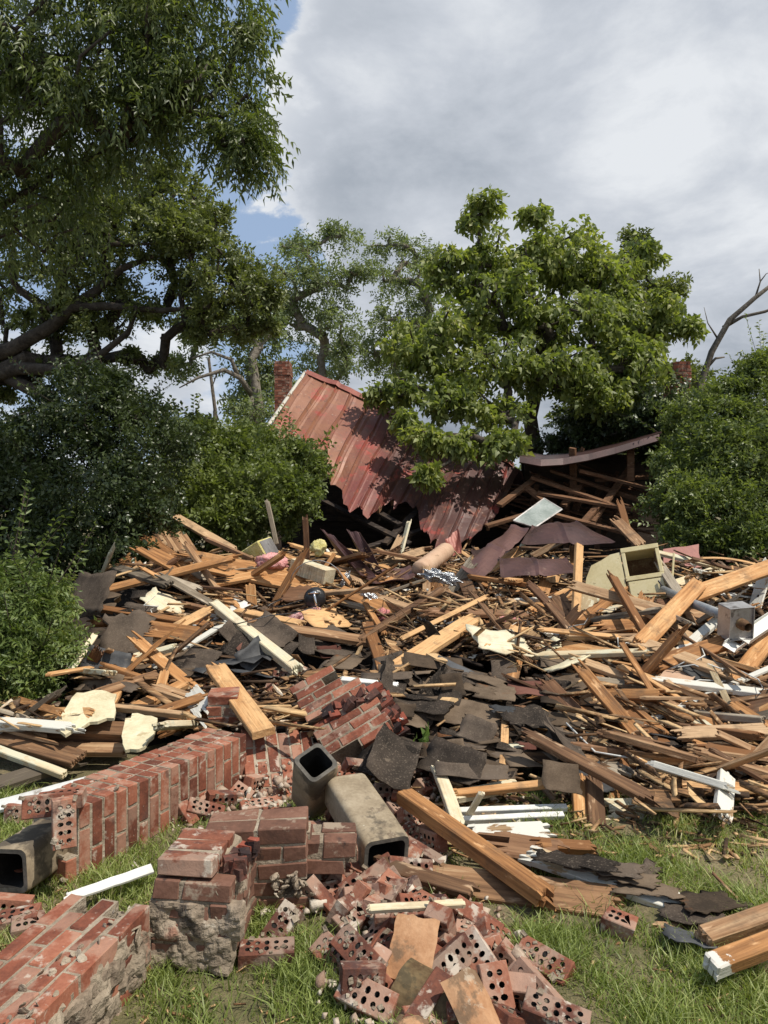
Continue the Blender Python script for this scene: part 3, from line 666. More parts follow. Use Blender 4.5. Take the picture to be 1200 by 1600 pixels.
mb = MB(); mb.box((4.4, 15.1, 1.4), (3.2, .02, 2.75)); hb(mb, 'dark_backing', M['shadewood'])  # added dark sheets closing the wall gaps to keep the void black
mb = MB(); mb.box((2.0, 16.1, 1.2), (8.2, .02, 2.5)); hb(mb, 'dark_backing', M['shadewood'])
# side wall fragment under the left eave
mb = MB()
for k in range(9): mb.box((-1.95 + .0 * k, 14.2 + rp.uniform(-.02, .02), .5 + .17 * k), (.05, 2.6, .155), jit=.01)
hb(mb, 'side_wall', M['shadewood'])
# right sagging roof edge
re = [(812, 716, 12.9), (845, 722, 12.8), (880, 720, 12.8), (920, 713, 12.8), (960, 703, 12.8), (1000, 691, 12.8), (1030, 682, 12.8)]
r0 = []; r1 = []; r2 = []
for (u, v, y) in re:
    r0.append(P(u, v + 6, y)); r1.append(P(u, v - 4, y + .08)); r2.append(P(u + 6, v - 13, y + 2.4) + Vector((0, 0, -.02)))
hb(sheet_pts([r2, r1, r0], None, '', thick=.03), 'sagging_roof', M['paintmetal'])
mb = MB()
def beam(mb, a, b_, wd, th, up=(0, -.3, 1), jit=.004):
    a, b_ = Vector(a), Vector(b_); mb.box((a + b_) / 2, ((b_ - a).length, wd, th), frame((a + b_) / 2, b_ - a, up).to_3x3(), jit=jit)
for (u0, v0, y0, u1, v1, y1) in [(905, 735, 13, 1020, 765, 13), (830, 745, 13.2, 960, 790, 12.8), (880, 790, 13, 905, 760, 13.4), (925, 815, 12.6, 985, 730, 13.6), (985, 700, 13.1, 985, 752, 13.1),
                                  (840, 770, 13, 1010, 800, 12.6), (820, 760, 13.2, 860, 790, 12.8), (860, 735, 13.5, 1000, 782, 13.2), (780, 790, 12.8, 840, 745, 13.4), (760, 822, 12.5, 835, 800, 12.7), (930, 750, 13.8, 1020, 745, 13.6),
                                  (895, 700, 13.2, 897, 780, 13.6), (850, 800, 12.6, 985, 835, 12.2), (900, 830, 12.4, 935, 790, 12.8)]:
    beam(mb, P(u0, v0, y0), P(u1, v1, y1), .12, .05)
hb(mb, 'broken_rafters', M['brownwood'])
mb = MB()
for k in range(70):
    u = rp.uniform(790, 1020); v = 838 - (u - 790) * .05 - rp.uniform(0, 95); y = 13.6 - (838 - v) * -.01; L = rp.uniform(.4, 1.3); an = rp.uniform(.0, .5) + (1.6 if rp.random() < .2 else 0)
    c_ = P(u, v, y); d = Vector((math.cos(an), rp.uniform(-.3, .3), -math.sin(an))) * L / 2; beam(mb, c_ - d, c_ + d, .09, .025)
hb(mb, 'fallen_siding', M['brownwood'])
mb = MB()
for (u0, v0, y0, u1, v1, y1) in [(590, 800, 13.2, 625, 820, 12.8), (560, 860, 12.2, 700, 815, 13.6), (500, 780, 13.5, 640, 850, 12.4), (600, 850, 12.4, 660, 790, 13.6), (488, 742, 13.6, 560, 760, 13.6), (520, 870, 12, 690, 868, 12.2)]:
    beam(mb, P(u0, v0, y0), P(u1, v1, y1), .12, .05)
hb(mb, 'ceiling_joists', M['shadewood'])

# ------------------------------------------------------------------ masonry
BL, BW, BH, MJ = .195, .09, .06, .011
def masonry(name, label, mtx, dims, m='brick', drop=.0, jit=.0025, group=None, notch=None, cat='brickwork', core=True, mort='mortar', rough=0, swap=False):
    """dims = (nx bricks long, ny wythes, nz courses); local X = course direction, Z = up the courses, centred on XY, base at 0"""
    root = empty(name, (0, 0, 0), label, cat, group); root.matrix_world = mtx; rd = random.Random(int(len(label) * 7 + dims[0] * 3 + dims[2]))
    mb = MB(); nx, ny, nz = dims; px, py, pz = BL + MJ, BW + MJ, BH + MJ; mo = MB(); W = ny * py
    for k in range(nz):
        sh = .5 * (k % 2)
        for j in range(ny):
            i = -1
            for i in range(-1, math.ceil(nx)):
                x0 = (i + sh) * px; x1 = x0 + BL
                x0c, x1c = max(x0, -rd.uniform(0, rough)), min(x1, nx * px - MJ + rd.uniform(0, rough))
                if x1c - x0c < .035: continue
                c_ = Vector(((x0c + x1c) / 2 - nx * px / 2, (j + .5) * py - W / 2, (k + .5) * pz))
                if notch and notch(c_.x, c_.y, c_.z): continue
                if rd.random() < drop: continue
                mb.box(c_, (x1c - x0c, BW, BH), Matrix.Rotation(rd.uniform(-.012, .012), 3, 'Z'), jit=jit, cham=.004)
                if core:
                    rc = .0035; ax0 = x0c + (rc if x0 < .001 else -MJ * .8); ax1 = x1c - (rc if x1 > nx * px - MJ * 1.5 else -MJ * .3)
                    ay0 = c_.y - BW / 2 + (rc if j == 0 else -MJ * .55); ay1 = c_.y + BW / 2 - (rc if j == ny - 1 else -MJ * .55)
                    az0 = c_.z - BH / 2 + (rc if k == 0 else -MJ * .55); az1 = c_.z + BH / 2 - (rc if k == nz - 1 or (notch and notch(c_.x, c_.y, c_.z + pz)) else -MJ * .55)
                    mo.box(((ax0 + ax1) / 2 - nx * px / 2, (ay0 + ay1) / 2, (az0 + az1) / 2), (ax1 - ax0, ay1 - ay0 + rd.uniform(-.001, .0), az1 - az0 + rd.uniform(-.001, 0)), jit=.0008)
    mb.build('bricks', M[m], root); 
    if core: mo.build('mortar', M[mort], root)
    return root

def crust(root, pts, r, m='mortar', name='mortar_crust', amp=.5, seed=1, flat=.35):
    """lumpy mortar smeared on a broken face: pts in local coordinates"""
    mb = MB(); rd = random.Random(seed)
    for p in pts:
        n_ = 7; b = []; rr = r * rd.uniform(.5, 1.3)
        ax = Vector((rd.gauss(0, 1), rd.gauss(0, 1), rd.gauss(0, 1))).normalized(); fm = frame((0, 0, 0), ax, (rd.gauss(0, 1), rd.gauss(0, 1), 1)).to_3x3()
        rings = [(-.9, .35), (-.45, .85), (.1, 1.0), (.6, .75), (.95, .3)]
        ids = [mb.verts([Vector(p) + fm @ (Vector((z, math.cos(a * 2 * math.pi / n_) * w_ * rd.uniform(.75, 1.2), math.sin(a * 2 * math.pi / n_) * w_ * rd.uniform(.5, 1.0) * (flat + .4))) * rr) for a in range(n_)]) for z, w_ in rings]
        for a in range(len(ids) - 1):
            for k in range(n_): mb.face((ids[a] + k, ids[a] + (k + 1) % n_, ids[a + 1] + (k + 1) % n_, ids[a + 1] + k))
        mb.face([ids[0] + k for k in range(n_)][::-1]); mb.face([ids[-1] + k for k in range(n_)])
    return tag(mb.build(name, M[m], root), kind='stuff')

def crust_sheet(root, o, ux, uy, lu, lv, amp=.03, m='mortar', seed=1, step=.012, layers=0.0, thick=.03, bias=0.0, name='mortar_face'):
    """rough broken face: a bumpy sheet standing on the plane o + ux*u + uy*v (local coordinates), displaced along its normal"""
    ux, uy = Vector(ux).normalized(), Vector(uy).normalized(); nn = ux.cross(uy); nu, nv = int(lu / step) + 2, int(lv / step) + 2; rows = []
    for i in range(nv):
        row = []
        for j in range(nu):
            f, g = j / (nu - 1), i / (nv - 1); p = Vector(o) + ux * (f * lu) + uy * (g * lv); q = p * 11 + Vector((seed * 3.7, 0, 0))
            h = noise.fractal(q, .8, 2.1, 4) * .6 + abs(noise.noise(q * .6)) * .9 + (noise.cell(Vector((f * lu * 9 + noise.noise(q) * .5, g * lv / .071, seed)))) * layers
            e = min(f, 1 - f, g, 1 - g); h = (h - bias + .10 * noise.noise(p * 60) + .16 * noise.noise(p * 24)) * amp - (amp * 1.2 if e == 0 else 0)
            row.append(p + nn * h + ux * noise.noise(q * 2 + Vector((9, 0, 0))) * .006 + uy * noise.noise(q * 2 + Vector((0, 9, 0))) * .006)
        rows.append(row)
    return sheet_pts(rows, None, '', thick=thick).build(name, M[m], root, False)

def rot_m(loc, yaw=0, pitch=0, roll=0):
    return Matrix.Translation(loc) @ Matrix.Rotation(R(yaw), 4, 'Z') @ Matrix.Rotation(R(pitch), 4, 'Y') @ Matrix.Rotation(R(roll), 4, 'X')

def axes_m(loc, x, z):
    return frame(loc, x, z)

# fallen chimney stack: courses stacked along its axis (local Z = axis direction)
ax = Vector((.50, 1.0, 0.02)).normalized(); 
side = Vector((ax.y, -ax.x, 0)).normalized()            # towards the camera's right
# local X = vertical (bricks' length runs up), Z = axis
nt = lambda x, y, z: (z < .10 and x > .08) or (z < .03 and y < .02) or (.70 < z < .80 and x > .1 and y > .12) or (z > 1.42 and x < -.1)
mt_ = axes_m(Vector((-1.50, 3.24, .105)), Vector((0, 0, 1)), ax)
chim = masonry('fallen_chimney', 'long fallen red brick chimney stack lying on its side at left', mt_, (2, 3, 18), 'brick', notch=nt, cat='chimney', rough=.004)
chim_m = mt_.copy()
rl = random.Random(3)
crust(chim, [(rl.uniform(-.15, .12), rl.uniform(-.14, .14), rl.uniform(-.005, .01)) for _ in range(22)] + [(rl.uniform(.19, .205), rl.uniform(-.13, .13), rl.uniform(.2, 1.4)) for _ in range(14)], .016, seed=4)

# slab in the bottom left corner: face up, courses run along the slab
ax2 = Vector((.25, 1.0, .03)).normalized(); rg2 = Vector((ax2.y, -ax2.x, 0))
mt2 = axes_m(Vector((-1.205, 2.27, .09)), ax2, rg2) @ Matrix.Diagonal((.92, 1, .92, 1))
step = lambda x, y, z: x > .36 - .05 * ((z / (BH + MJ)) % 2 > 1) - .35 * max(0, .12 - z) or (z > .28 and x < -.42) or (z > .2 and x < -.5)
slab = masonry('wall_slab', 'thick slab of red brickwork lying face up in the bottom left corner', mt2, (6, 3, 5), 'brick', notch=lambda x, y, z: step(x, y, z) or (y < 0 and z > .28 and math.sin(x * 23 + y * 9) > .3), jit=.004, rough=.02)
crust_sheet(slab, (-.44, -.17, .348), (1, 0, 0), (0, 1, 0), .80, .30, .05, seed=3, layers=.35, bias=.30, thick=.006)
crust_sheet(slab, (-.44, -.17, .352), (1, 0, 0), (0, 1, 0), .80, .26, .05, m='brokenface', seed=4, layers=.35, bias=.26, thick=.006)
crust_sheet(slab, (-.62, -.17, .275), (1, 0, 0), (0, 1, 0), .30, .30, .05, m='brokenface', seed=5, layers=.35, bias=.25, thick=.006)
crust_sheet(slab, (.34, -.17, .36), (0, 0, -1), (0, 1, 0), .34, .29, .04, m='brokenface', seed=7, layers=.3, bias=.2, thick=.006)
crust(slab, [(rl.uniform(-.45, .36), .15 + rl.uniform(-.003, .003), rl.uniform(.22, .35)) for _ in range(30)], .014, seed=8, flat=-.1)

# standing corner block
mt3 = rot_m((-.66, 2.76, .02), yaw=-5, pitch=1.5, roll=-3)
blk = masonry('chimney_block', 'upright block of brown bricks and thick mortar between the slab and the wall corner', mt3, (1.32, 4, 4), 'brickbrown', notch=lambda x, y, z: (z < .08 and y < -.08 and x > .05), jit=.005, rough=.02, cat='brickwork')
crust_sheet(blk, (-.15, -.20, .08), (1, 0, 0), (0, 0, 1), .33, .13, .03, m='brokenface', seed=11, step=.006, thick=.004, bias=.28)
crust_sheet(blk, (-.15, -.202, -.02), (1, 0, 0), (0, 0, 1), .30, .12, .034, m='mortar', seed=12, step=.006, thick=.004, bias=.22)
crust_sheet(blk, (.125, -.19, .0), (0, 1, 0), (0, 0, 1), .30, .27, .03, m='brokenface', seed=13, step=.007, thick=.004, bias=.34)
top3 = masonry('stacked_brickwork', 'orange-faced bricks stuck together on top of the upright brick block', rot_m((-.685, 2.74, .303), yaw=-4, pitch=1.5, roll=-3), (1, 3, 1), 'brickobj', jit=.006, rough=.01)
crust_sheet(blk, (-.14, .0, .288), (1, 0, 0), (0, 1, 0), .20, .15, .02, seed=14, step=.01, thick=.03)
mb = MB()
for k in range(14): mb.box((.115 + rl.uniform(-.02, .03), rl.uniform(-.1, .12), .29 + rl.uniform(-.01, .02)), (.045, .04, .04), Matrix.Rotation(rl.uniform(-.6, .6), 3, 'Z'), jit=.008)
mb.build('broken_ends', M['brickdark'], blk)
# wall corner with five courses
mt4 = rot_m((-.50, 3.03, .0), yaw=3, pitch=-1.5, roll=3)
wl = masonry('wall_corner', 'five-course piece of brown brick wall standing behind the upright block', mt4, (2, 2, 5), 'brickbrown', jit=.004, rough=.02,
             notch=lambda x, y, z: (z < .16 and x > .12))
crust(wl, [(rl.uniform(-.19, -.08), -.104, rl.uniform(.2, .36)) for _ in range(26)], .016, 'soot_shade', name='tar_stain', seed=16, flat=.1)
crust(wl, [(rl.uniform(.06, .18), -.103, rl.uniform(.08, .18)) for _ in range(26)], .016, 'brokenface', seed=17, flat=.1)
wr = masonry('wall_corner', 'short run of cored brown bricks at the right end of the wall corner', rot_m((-.24, 3.10, .12), yaw=4, pitch=1), (1.2, 2, 2), 'brickbrown', jit=.006, rough=.02)
# leaning chimney side with vertical bricks
a, b_, c_ = P(395, 1245, 4.25), P(548, 1252, 4.3), P(385, 1130, 4.75)
mt5 = axes_m((P(462, 1190, 4.42)), (c_ - a), (b_ - a))
masonry('leaning_brickwork', 'leaning sheet of red brickwork with upright courses behind the open flue tile', mt5 @ Matrix.Translation((0, 0, -.31)), (3, 1, 8), 'brick', jit=.003, rough=.02,
        notch=lambda x, y, z: x > .31 - z * .42 + .06 * ((z * 14) % 1))
masonry('chimney_stub', 'red brick stub at the far end of the fallen chimney under the leaning board', axes_m(P(352, 1128, 4.9), (1, .1, 0), (0, -.1, 1)) , (1, 2, 3), 'brick', jit=.006, rough=.02)
# tilted chunk with rows rising to the right
tl_, br_, ll_ = P(450, 1078, 4.95), P(590, 1165, 4.45), P(520, 1150, 4.5)
xd = (P(640, 1075, 4.75) - P(520, 1145, 4.62)).normalized(); zd = (P(460, 1070, 5.0) - P(590, 1180, 4.4)).normalized()
mt6 = frame(P(540, 1125, 4.68), xd, zd)
ch6 = masonry('tilted_brickwork', 'big tilted chunk of dark red brickwork with rows rising to the right', mt6 @ Matrix.Translation((0, 0, -.36)), (2, 3, 10), 'brick', jit=.004, rough=.03,
        notch=lambda x, y, z: (z > .42 and x > .12) or (z > .58 and x > .0) or (z < .1 and x < -.1) or (z > .5 and x < -.17))
mb = MB()
for k in range(60):
    z = rl.uniform(.10, .42); x = rl.uniform(.19, .28); mb.box((x - .0, rl.uniform(-.14, .16), z - .0), (.09, .05, .05), Matrix.Rotation(rl.uniform(-.5, .5), 3, 'Y'), jit=.008)
for k in range(36):
    mb.box((rl.uniform(-.1, .16), rl.uniform(-.16, .12), rl.uniform(.30, .38)), (.07, .06, .05), Matrix.Rotation(rl.uniform(-.6, .6), 3, 'Z'), jit=.01)
mb.build('broken_ends', M['brickdark'], ch6)

# flue tiles
def flue(label, mtx, w_, d_, L, th=.022, r=.03, m='flue'):
    root = empty('flue_tile', (0, 0, 0), label, 'flue tile', 'clay flue tiles among the bricks'); root.matrix_world = mtx
    def ring(a, b_, r_, z):
        o_ = []
        for (sx, sy, a0) in ((1, 1, 0), (-1, 1, 90), (-1, -1, 180), (1, -1, 270)):
            for k in range(5):
                an = R(a0 + k * 22.5); o_.append(Vector((sx * (a / 2 - r_) + r_ * math.cos(an), sy * (b_ / 2 - r_) + r_ * math.sin(an), z)))
        return o_
    n_ = 20; mo = MB(); zs = [0, .012] + [L * k / 6 for k in range(1, 6)] + [L - .012, L]
    ids = [mo.verts([p * (1 if 0 < i < 8 else .99) if False else p + Vector((rl.uniform(-.001, .001), rl.uniform(-.001, .001), 0)) for p in ring(w_ - (.008 if i in (0, 8) else 0), d_ - (.008 if i in (0, 8) else 0), r, z)]) for i, z in enumerate(zs)]
    for i in range(8):
        for k in range(n_): mo.face((ids[i] + k, ids[i] + (k + 1) % n_, ids[i + 1] + (k + 1) % n_, ids[i + 1] + k))
    mo.build('shell', M[m], root, True)
    mi = MB(); i0 = mi.verts(ring(w_ - 2 * th, d_ - 2 * th, r * .8, 0.001)); i1 = mi.verts(ring(w_ - 2 * th, d_ - 2 * th, r * .8, L - .001))
    for k in range(n_): mi.face((i0 + k, i1 + k, i1 + (k + 1) % n_, i0 + (k + 1) % n_))
    mi.build('sooty_bore', M['soot_shade'], root, True)
    me_ = MB()
    for z, s_ in ((0, -1), (L, 1)):
        o0 = me_.verts(ring(w_ - .008, d_ - .008, r, z)); i0 = me_.verts(ring(w_ - 2 * th, d_ - 2 * th, r * .8, z))
        for k in range(n_): me_.face(((o0 + k, o0 + (k + 1) % n_, i0 + (k + 1) % n_, i0 + k))[::s_])
        me_.build('rim', M['flueedge'], root); me_ = MB()
    return root
fax = ax.copy(); fx = Vector((ax.y, -ax.x, 0))
flue('square clay flue tile sticking out of the near end of the fallen chimney', frame(Vector((-1.545, 3.04, .125)), fx, Vector((0, 0, 1))) @ Matrix.Rotation(R(14), 4, 'Z') @ Matrix.Rotation(R(-90), 4, 'X') @ Matrix.Rotation(R(-4), 4, 'Z'), .185, .185, .62)
mo_c = P(452, 1226, 3.58); down = Vector((.22, .78, -.50)).normalized()
flue('square black-mouthed flue tile tipped upward in front of the leaning brickwork', frame(mo_c + down * .36, (P(500, 1213, 3.7) - P(455, 1245, 3.6)), -down), .175, .175, .36)
e0 = P(538, 1222, 3.74); e1 = P(604, 1325, 3.22); dd = (e0 - e1).normalized()
flue('long rectangular tan flue tile lying among bricks with its open end forward', Matrix.Translation(e1 + Vector((0, 0, -.03))) @ frame((0, 0, 0), dd.cross(Vector((0, 0, 1))), dd).to_4x4(), .215, .16, .56)

# ------------------------------------------------------------------ loose bricks
def brick_mesh(name, seed, L=.195, W=.09, Hh=.062, crumbs=0, broken=False):
    """cored brick: two rows of five holes through the bed faces; Z is the height"""
    rd = random.Random(seed); mb = MB(); ncx, ncy = 5, 2
    if broken: L *= rd.uniform(.45, .7); ncx = 3
    mx, my = .014, .014; cx = (L - 2 * mx) / ncx; cy = (W - 2 * my) / ncy; hr = .0098
    def surf(z, s):
        # rim
        for i in range(ncx):
            for j in range(ncy):
                x = -L / 2 + mx + (i + .5) * cx; y = -W / 2 + my + (j + .5) * cy
                sq = [(-1, -1), (0, -1), (1, -1), (1, 0), (1, 1), (0, 1), (-1, 1), (-1, 0)]
                o_ = mb.verts([(x + a * cx / 2, y + b_ * cy / 2, z) for a, b_ in sq])
                an = [math.atan2(b_, a) for a, b_ in sq]; ex = 1.25 if (i == ncx // 2) else 1.0
                h0 = mb.verts([(x + math.cos(t_) * hr * .95, y + math.sin(t_) * hr * ex, z) for t_ in an])
                h1 = mb.verts([(x + math.cos(t_) * hr * .9, y + math.sin(t_) * hr * ex * .9, z - s * (.028 if rd.random() > .15 + crumbs * .04 else .004)) for t_ in an]); 
                for k in range(8):
                    mb.face(((o_ + k, o_ + (k + 1) % 8, h0 + (k + 1) % 8, h0 + k))[::s]); mb.face(((h0 + k, h0 + (k + 1) % 8, h1 + (k + 1) % 8, h1 + k))[::s], 1)
                mb.face([h1 + k for k in range(8)][::s], 2 if abs(mb.v[h1][2]) > .02 else 1)
        a, b_, c_, d_ = (-L / 2, -W / 2), (L / 2, -W / 2), (L / 2, W / 2), (-L / 2, W / 2)
        a2, b2, c2, d2 = (-L / 2 + mx, -W / 2 + my), (L / 2 - mx, -W / 2 + my), (L / 2 - mx, W / 2 - my), (-L / 2 + mx, W / 2 - my)
        e = .003
        o4 = mb.verts([(p[0] - e * np.sign(p[0]), p[1] - e * np.sign(p[1]), z) for p in (a, b_, c_, d_)]); i4 = mb.verts([(*p, z) for p in (a2, b2, c2, d2)])
        for k in range(4): mb.face(((o4 + k, o4 + (k + 1) % 4, i4 + (k + 1) % 4, i4 + k))[::s])
        return o4
    t4 = surf(Hh / 2, 1); b4 = surf(-Hh / 2, -1); e = .003
    c4 = [(-L / 2, -W / 2), (L / 2, -W / 2), (L / 2, W / 2), (-L / 2, W / 2)]
    u4 = mb.verts([(*p, Hh / 2 - e) for p in c4]); l4 = mb.verts([(*p, -Hh / 2 + e) for p in c4])
    for k in range(4):
        k2 = (k + 1) % 4
        mb.face((l4 + k, l4 + k2, u4 + k2, u4 + k)); mb.face((u4 + k, u4 + k2, t4 + k2, t4 + k)); mb.face((b4 + k, b4 + k2, l4 + k2, l4 + k))
    if broken:
        for i, p in enumerate(mb.v):
            if p[0] > L / 2 - .02: mb.v[i] = (p[0] + .02 * math.sin(p[1] * 60 + seed) + .012 * math.sin(p[2] * 90), p[1], p[2])
    for k in range(crumbs):
        a = rd.uniform(-L / 2, L / 2); b_ = rd.uniform(-W / 2, W / 2); s_ = rd.uniform(.003, .012)
        mb.box((a, b_, Hh / 2 + s_ * .15), (s_ * rd.uniform(1, 2.2), s_ * rd.uniform(1, 2), s_ * .8), Matrix.Rotation(rd.uniform(0, 3), 3, 'Z'), jit=s_ * .3, mi=2)
    me = mb.mesh(name)
    for k in ('brickobj', 'soot_shade', 'mortar'): me.materials.append(M[k])  # second slot paints the core holes near-black as the shade inside them
    return me
BMS = [brick_mesh('cored_brick', 1), brick_mesh('cored_brick', 2, crumbs=8), brick_mesh('cored_brick', 3, crumbs=14), brick_mesh('cored_brick', 4, broken=True), brick_mesh('cored_brick', 5, broken=True, crumbs=6)]
BS = 1.0
def q_axis(kind):
    return kind
nb = 0
def brick(u, v, yaw, tilt=0, roll=0, var=0, dz=.035, label=None, y=None, s=1.0):
    """yaw 0 = long side across the view; roll 90 = holes facing the camera"""
    global nb
    p = HIT(u, v, dz) if y is None else P(u, v, y)
    o = add('loose_brick', BMS[var], None); o.matrix_world = rot_m(p, yaw, tilt, roll) @ Matrix.Diagonal((s, s, s, 1))
    tag(o, label or 'loose cored brick in the jumble of bricks around the flue tiles', 'brick', 'loose cored bricks'); nb += 1
    return o
LB = [ # bottom heap
 (500, 1402, 20, 0, 30, 0, 'pale cored brick with ten holes showing at the left tip of the brick heap'),
 (548, 1440, 40, -15, 20, 4, 'short whitish red brick lying behind the mortar-smeared brick'),
 (525, 1500, -50, 10, 35, 2, 'mortar-smeared brick at the left edge of the front brick heap'),
 (560, 1490, -50, 12, 40, 2, 'brick coated with grey mortar leaning beside its twin in the front heap'),
 (592, 1465, 50, -30, -25, 0, 'red brick tipped on its corner above the clay slab'),
 (575, 1560, -28, 8, 40, 1, 'dusty cored brick lying alone in the grass left of the front heap'),
 (625, 1432, 4, 0, 5, 1, 'dark red brick end-on under the thin white stick'),
 (668, 1432, 8, 5, 60, 0, 'cored brick showing its holes under the thin white stick'),
 (715, 1428, -5, 4, 5, 1, 'red brick at the top right of the front heap'),
 (690, 1450, 70, 60, 10, 2, 'upright red brick with mortar in the middle of the front heap'),
 (702, 1505, 38, -18, 55, 0, 'dark cored brick with two rows of holes leaning across the clay slab'),
 (752, 1500, -60, 25, 40, 0, 'cored brick standing on end right of the dark cored brick'),
 (778, 1560, -75, 55, 10, 0, 'bright red upright brick face at the right of the front heap'),
 (850, 1505, -40, 8, 30, 2, 'cored brick with mortar patch lying at the right tip of the heap'),
 (838, 1550, -55, 18, 55, 0, 'cored brick on edge with a row of holes at the right of the heap'),
 (815, 1548, 80, 60, 0, 3, 'red brick half standing next to the edge-on cored brick'),
 (770, 1465, 20, 35, 30, 4, 'broken red brick at the back of the front heap'),
 (738, 1462, -30, 10, 20, 3, 'short broken brick behind the standing cored brick'),
 (868, 1590, -20, 10, 10, 1, 'grey dusty brick at the bottom edge of the picture'),
 (680, 1598, 15, 5, 5, 1, 'red brick at the bottom edge under the curved clay shard'),
 (436, 1455, 48, -35, 20, 2, 'mortar-faced brick standing askew in the grass beside the upright block'),
 (417, 1490, 6, 0, 5, 1, 'flat red brick in the grass beside the upright block'),
 (965, 1443, -35, 5, 4, 3, 'single red brick lying in the grass below the shingle scraps'),
 (600, 1255, 15, 0, 60, 1, 'cored brick behind the long flue tile'), (612, 1240, 5, 10, 70, 1, None), (640, 1255, -10, 10, 45, 0, None), (650, 1285, 20, 30, 30, 1, None), (618, 1270, 40, 20, 20, 3, 'bright red broken brick beside the long flue tile'),
 (655, 1310, -40, 10, 30, 2, None), (660, 1340, -25, 20, 20, 1, None), (640, 1360, 10, 10, 50, 0, None), (700, 1215, 15, 0, 40, 1, 'cored brick lying on the pale rubble left of the long beam'),
 (665, 1192, -10, 10, 70, 1, None), (720, 1210, 30, 0, 0, 4, None), (560, 1310, 5, 0, 65, 1, 'cored brick with holes forward left of the long flue tile'), (528, 1330, 8, 0, 80, 0, None), (500, 1325, 0, 0, 0, 1, None),
 (575, 1375, 35, -20, 60, 0, None), (520, 1390, 30, -10, 10, 2, None), (545, 1360, -20, 20, 20, 3, None), (600, 1385, -20, 5, 35, 2, None), (620, 1400, 40, 20, 10, 1, None), (560, 1405, 15, 0, 50, 4, None), (590, 1415, 70, 10, 20, 1, None), (510, 1365, 60, 0, 20, 3, None),
 (480, 1300, 10, 5, 10, 2, None), (440, 1275, 25, 10, 0, 1, None), (405, 1262, 20, 0, 10, 2, 'mortared brick in front of the leaning brickwork'), (375, 1240, -20, 25, 30, 3, None), (350, 1250, 30, 10, 20, 1, None), (320, 1268, 15, 20, 30, 1, None), (290, 1275, -40, 35, 20, 4, None), (300, 1258, 60, -20, 20, 0, None),
 (395, 1225, 60, 10, 20, 3, None), (540, 1215, -25, 5, 10, 1, None), (560, 1200, 30, 15, 45, 1, None), (505, 1205, -30, 0, 10, 2, None), (585, 1195, 10, 20, 70, 4, None), (640, 1205, 10, -10, 30, 0, None), (600, 1205, 40, -10, 5, 3, None), (665, 1230, 50, 10, 30, 4, None),
 (20, 1440, 12, -6, 6, 1, 'brick with mortar in the grass at the left edge behind the slab'), (40, 1450, 25, 0, 10, 3, None), (8, 1418, 10, 10, 10, 1, None), (40, 1270, 6, 0, 80, 2, 'cored brick perched on the flue at the near end of the fallen chimney'), (10, 1370, 30, 20, 20, 3, None),
 (340, 1075, 0, 0, 10, 0, None), (365, 1058, 25, 20, 10, 3, None), (445, 1060, 15, 10, 60, 1, 'pinkish brick perched above the tilted chunk'), (430, 1080, 60, 40, 10, 2, None), (395, 1062, 20, 0, 20, 4, None), (470, 1050, -20, 20, 20, 3, None),
 (590, 1300, 50, 20, 50, 1, None), (470, 1340, -30, 10, 50, 3, None), (690, 1190, -20, 0, 30, 3, None), (530, 1270, 30, 20, 40, 4, None), (640, 1420, 20, 15, 30, 3, None), (745, 1440, -30, 20, 45, 1, None), (655, 1460, 60, 40, 30, 4, None), (790, 1500, -30, 40, 10, 3, None), (735, 1560, -40, 30, 10, 1, None), (560, 1530, 10, 5, 5, 4, None)]
def brick_spot(u, v):
    if v > 1395 and 480 < u < 900: return 'in the front brick heap'
    if u < 120: return 'at the near end of the fallen chimney'
    if v < 1110: return 'above the tilted brickwork chunk'
    if u > 660: return 'right of the long flue tile'
    if u > 540 and v < 1280: return 'behind the long flue tile'
    if u > 480 and v > 1340: return 'between the wall corner and the front heap'
    if u < 430: return 'between the fallen chimney and the wall corner'
    return 'around the open-mouthed flue tile'
VN = ['clean cored brick', 'dusty cored brick', 'mortar-crusted cored brick', 'broken half brick', 'crumbling half brick']
for i, (u, v, yw, ti, ro, var, lab) in enumerate(LB):
    dz = .035 + (.05 if (480 < u < 900 and 1430 < v < 1600 and i % 3 == 0) else 0) + (.05 if ro > 35 else 0) * .4
    far_ = v < 1110
    if lab is None and i % 2: ro = ro + 75
    brick(u, v, yw, ti, ro, var, dz, lab or (VN[var] + ' ' + brick_spot(u, v)))
# second layer fill for the front heap and the flue area
rb_ = random.Random(21)
for k in range(48):
    if k < 20: u = rb_.uniform(560, 790); v = rb_.uniform(1440, 1600)
    elif k < 48: u = rb_.uniform(480, 680); v = rb_.uniform(1300, 1420)
    else: u = rb_.uniform(330, 620); v = rb_.uniform(1200, 1280)
    var = rb_.choice([0, 1, 2, 1, 2, 3, 4]); brick(u, v, rb_.uniform(-90, 90), rb_.uniform(-40, 40), rb_.choice([rb_.uniform(-40, 40), 90 + rb_.uniform(-30, 30), 90 + rb_.uniform(-30, 30)]), var, rb_.uniform(.01, .06), VN[var] + ' ' + brick_spot(u, v))
# chimney near end bricks
for (u, v, y, yw, ti, ro, var, lab) in [(75, 1258, 3.12, 18, 0, 75, 2, 'cored brick with mortar plugs on top of the near end of the fallen chimney'), (95, 1250, 3.2, 10, -4, 0, 0, 'red brick lying loose across the near end of the fallen chimney'),
                                        (100, 1285, 3.05, -62, 82, 0, 2, 'upright brick with holes at the near end of the fallen chimney')]:
    brick(u, v, yw, ti, ro, var, 0, lab, y=y)

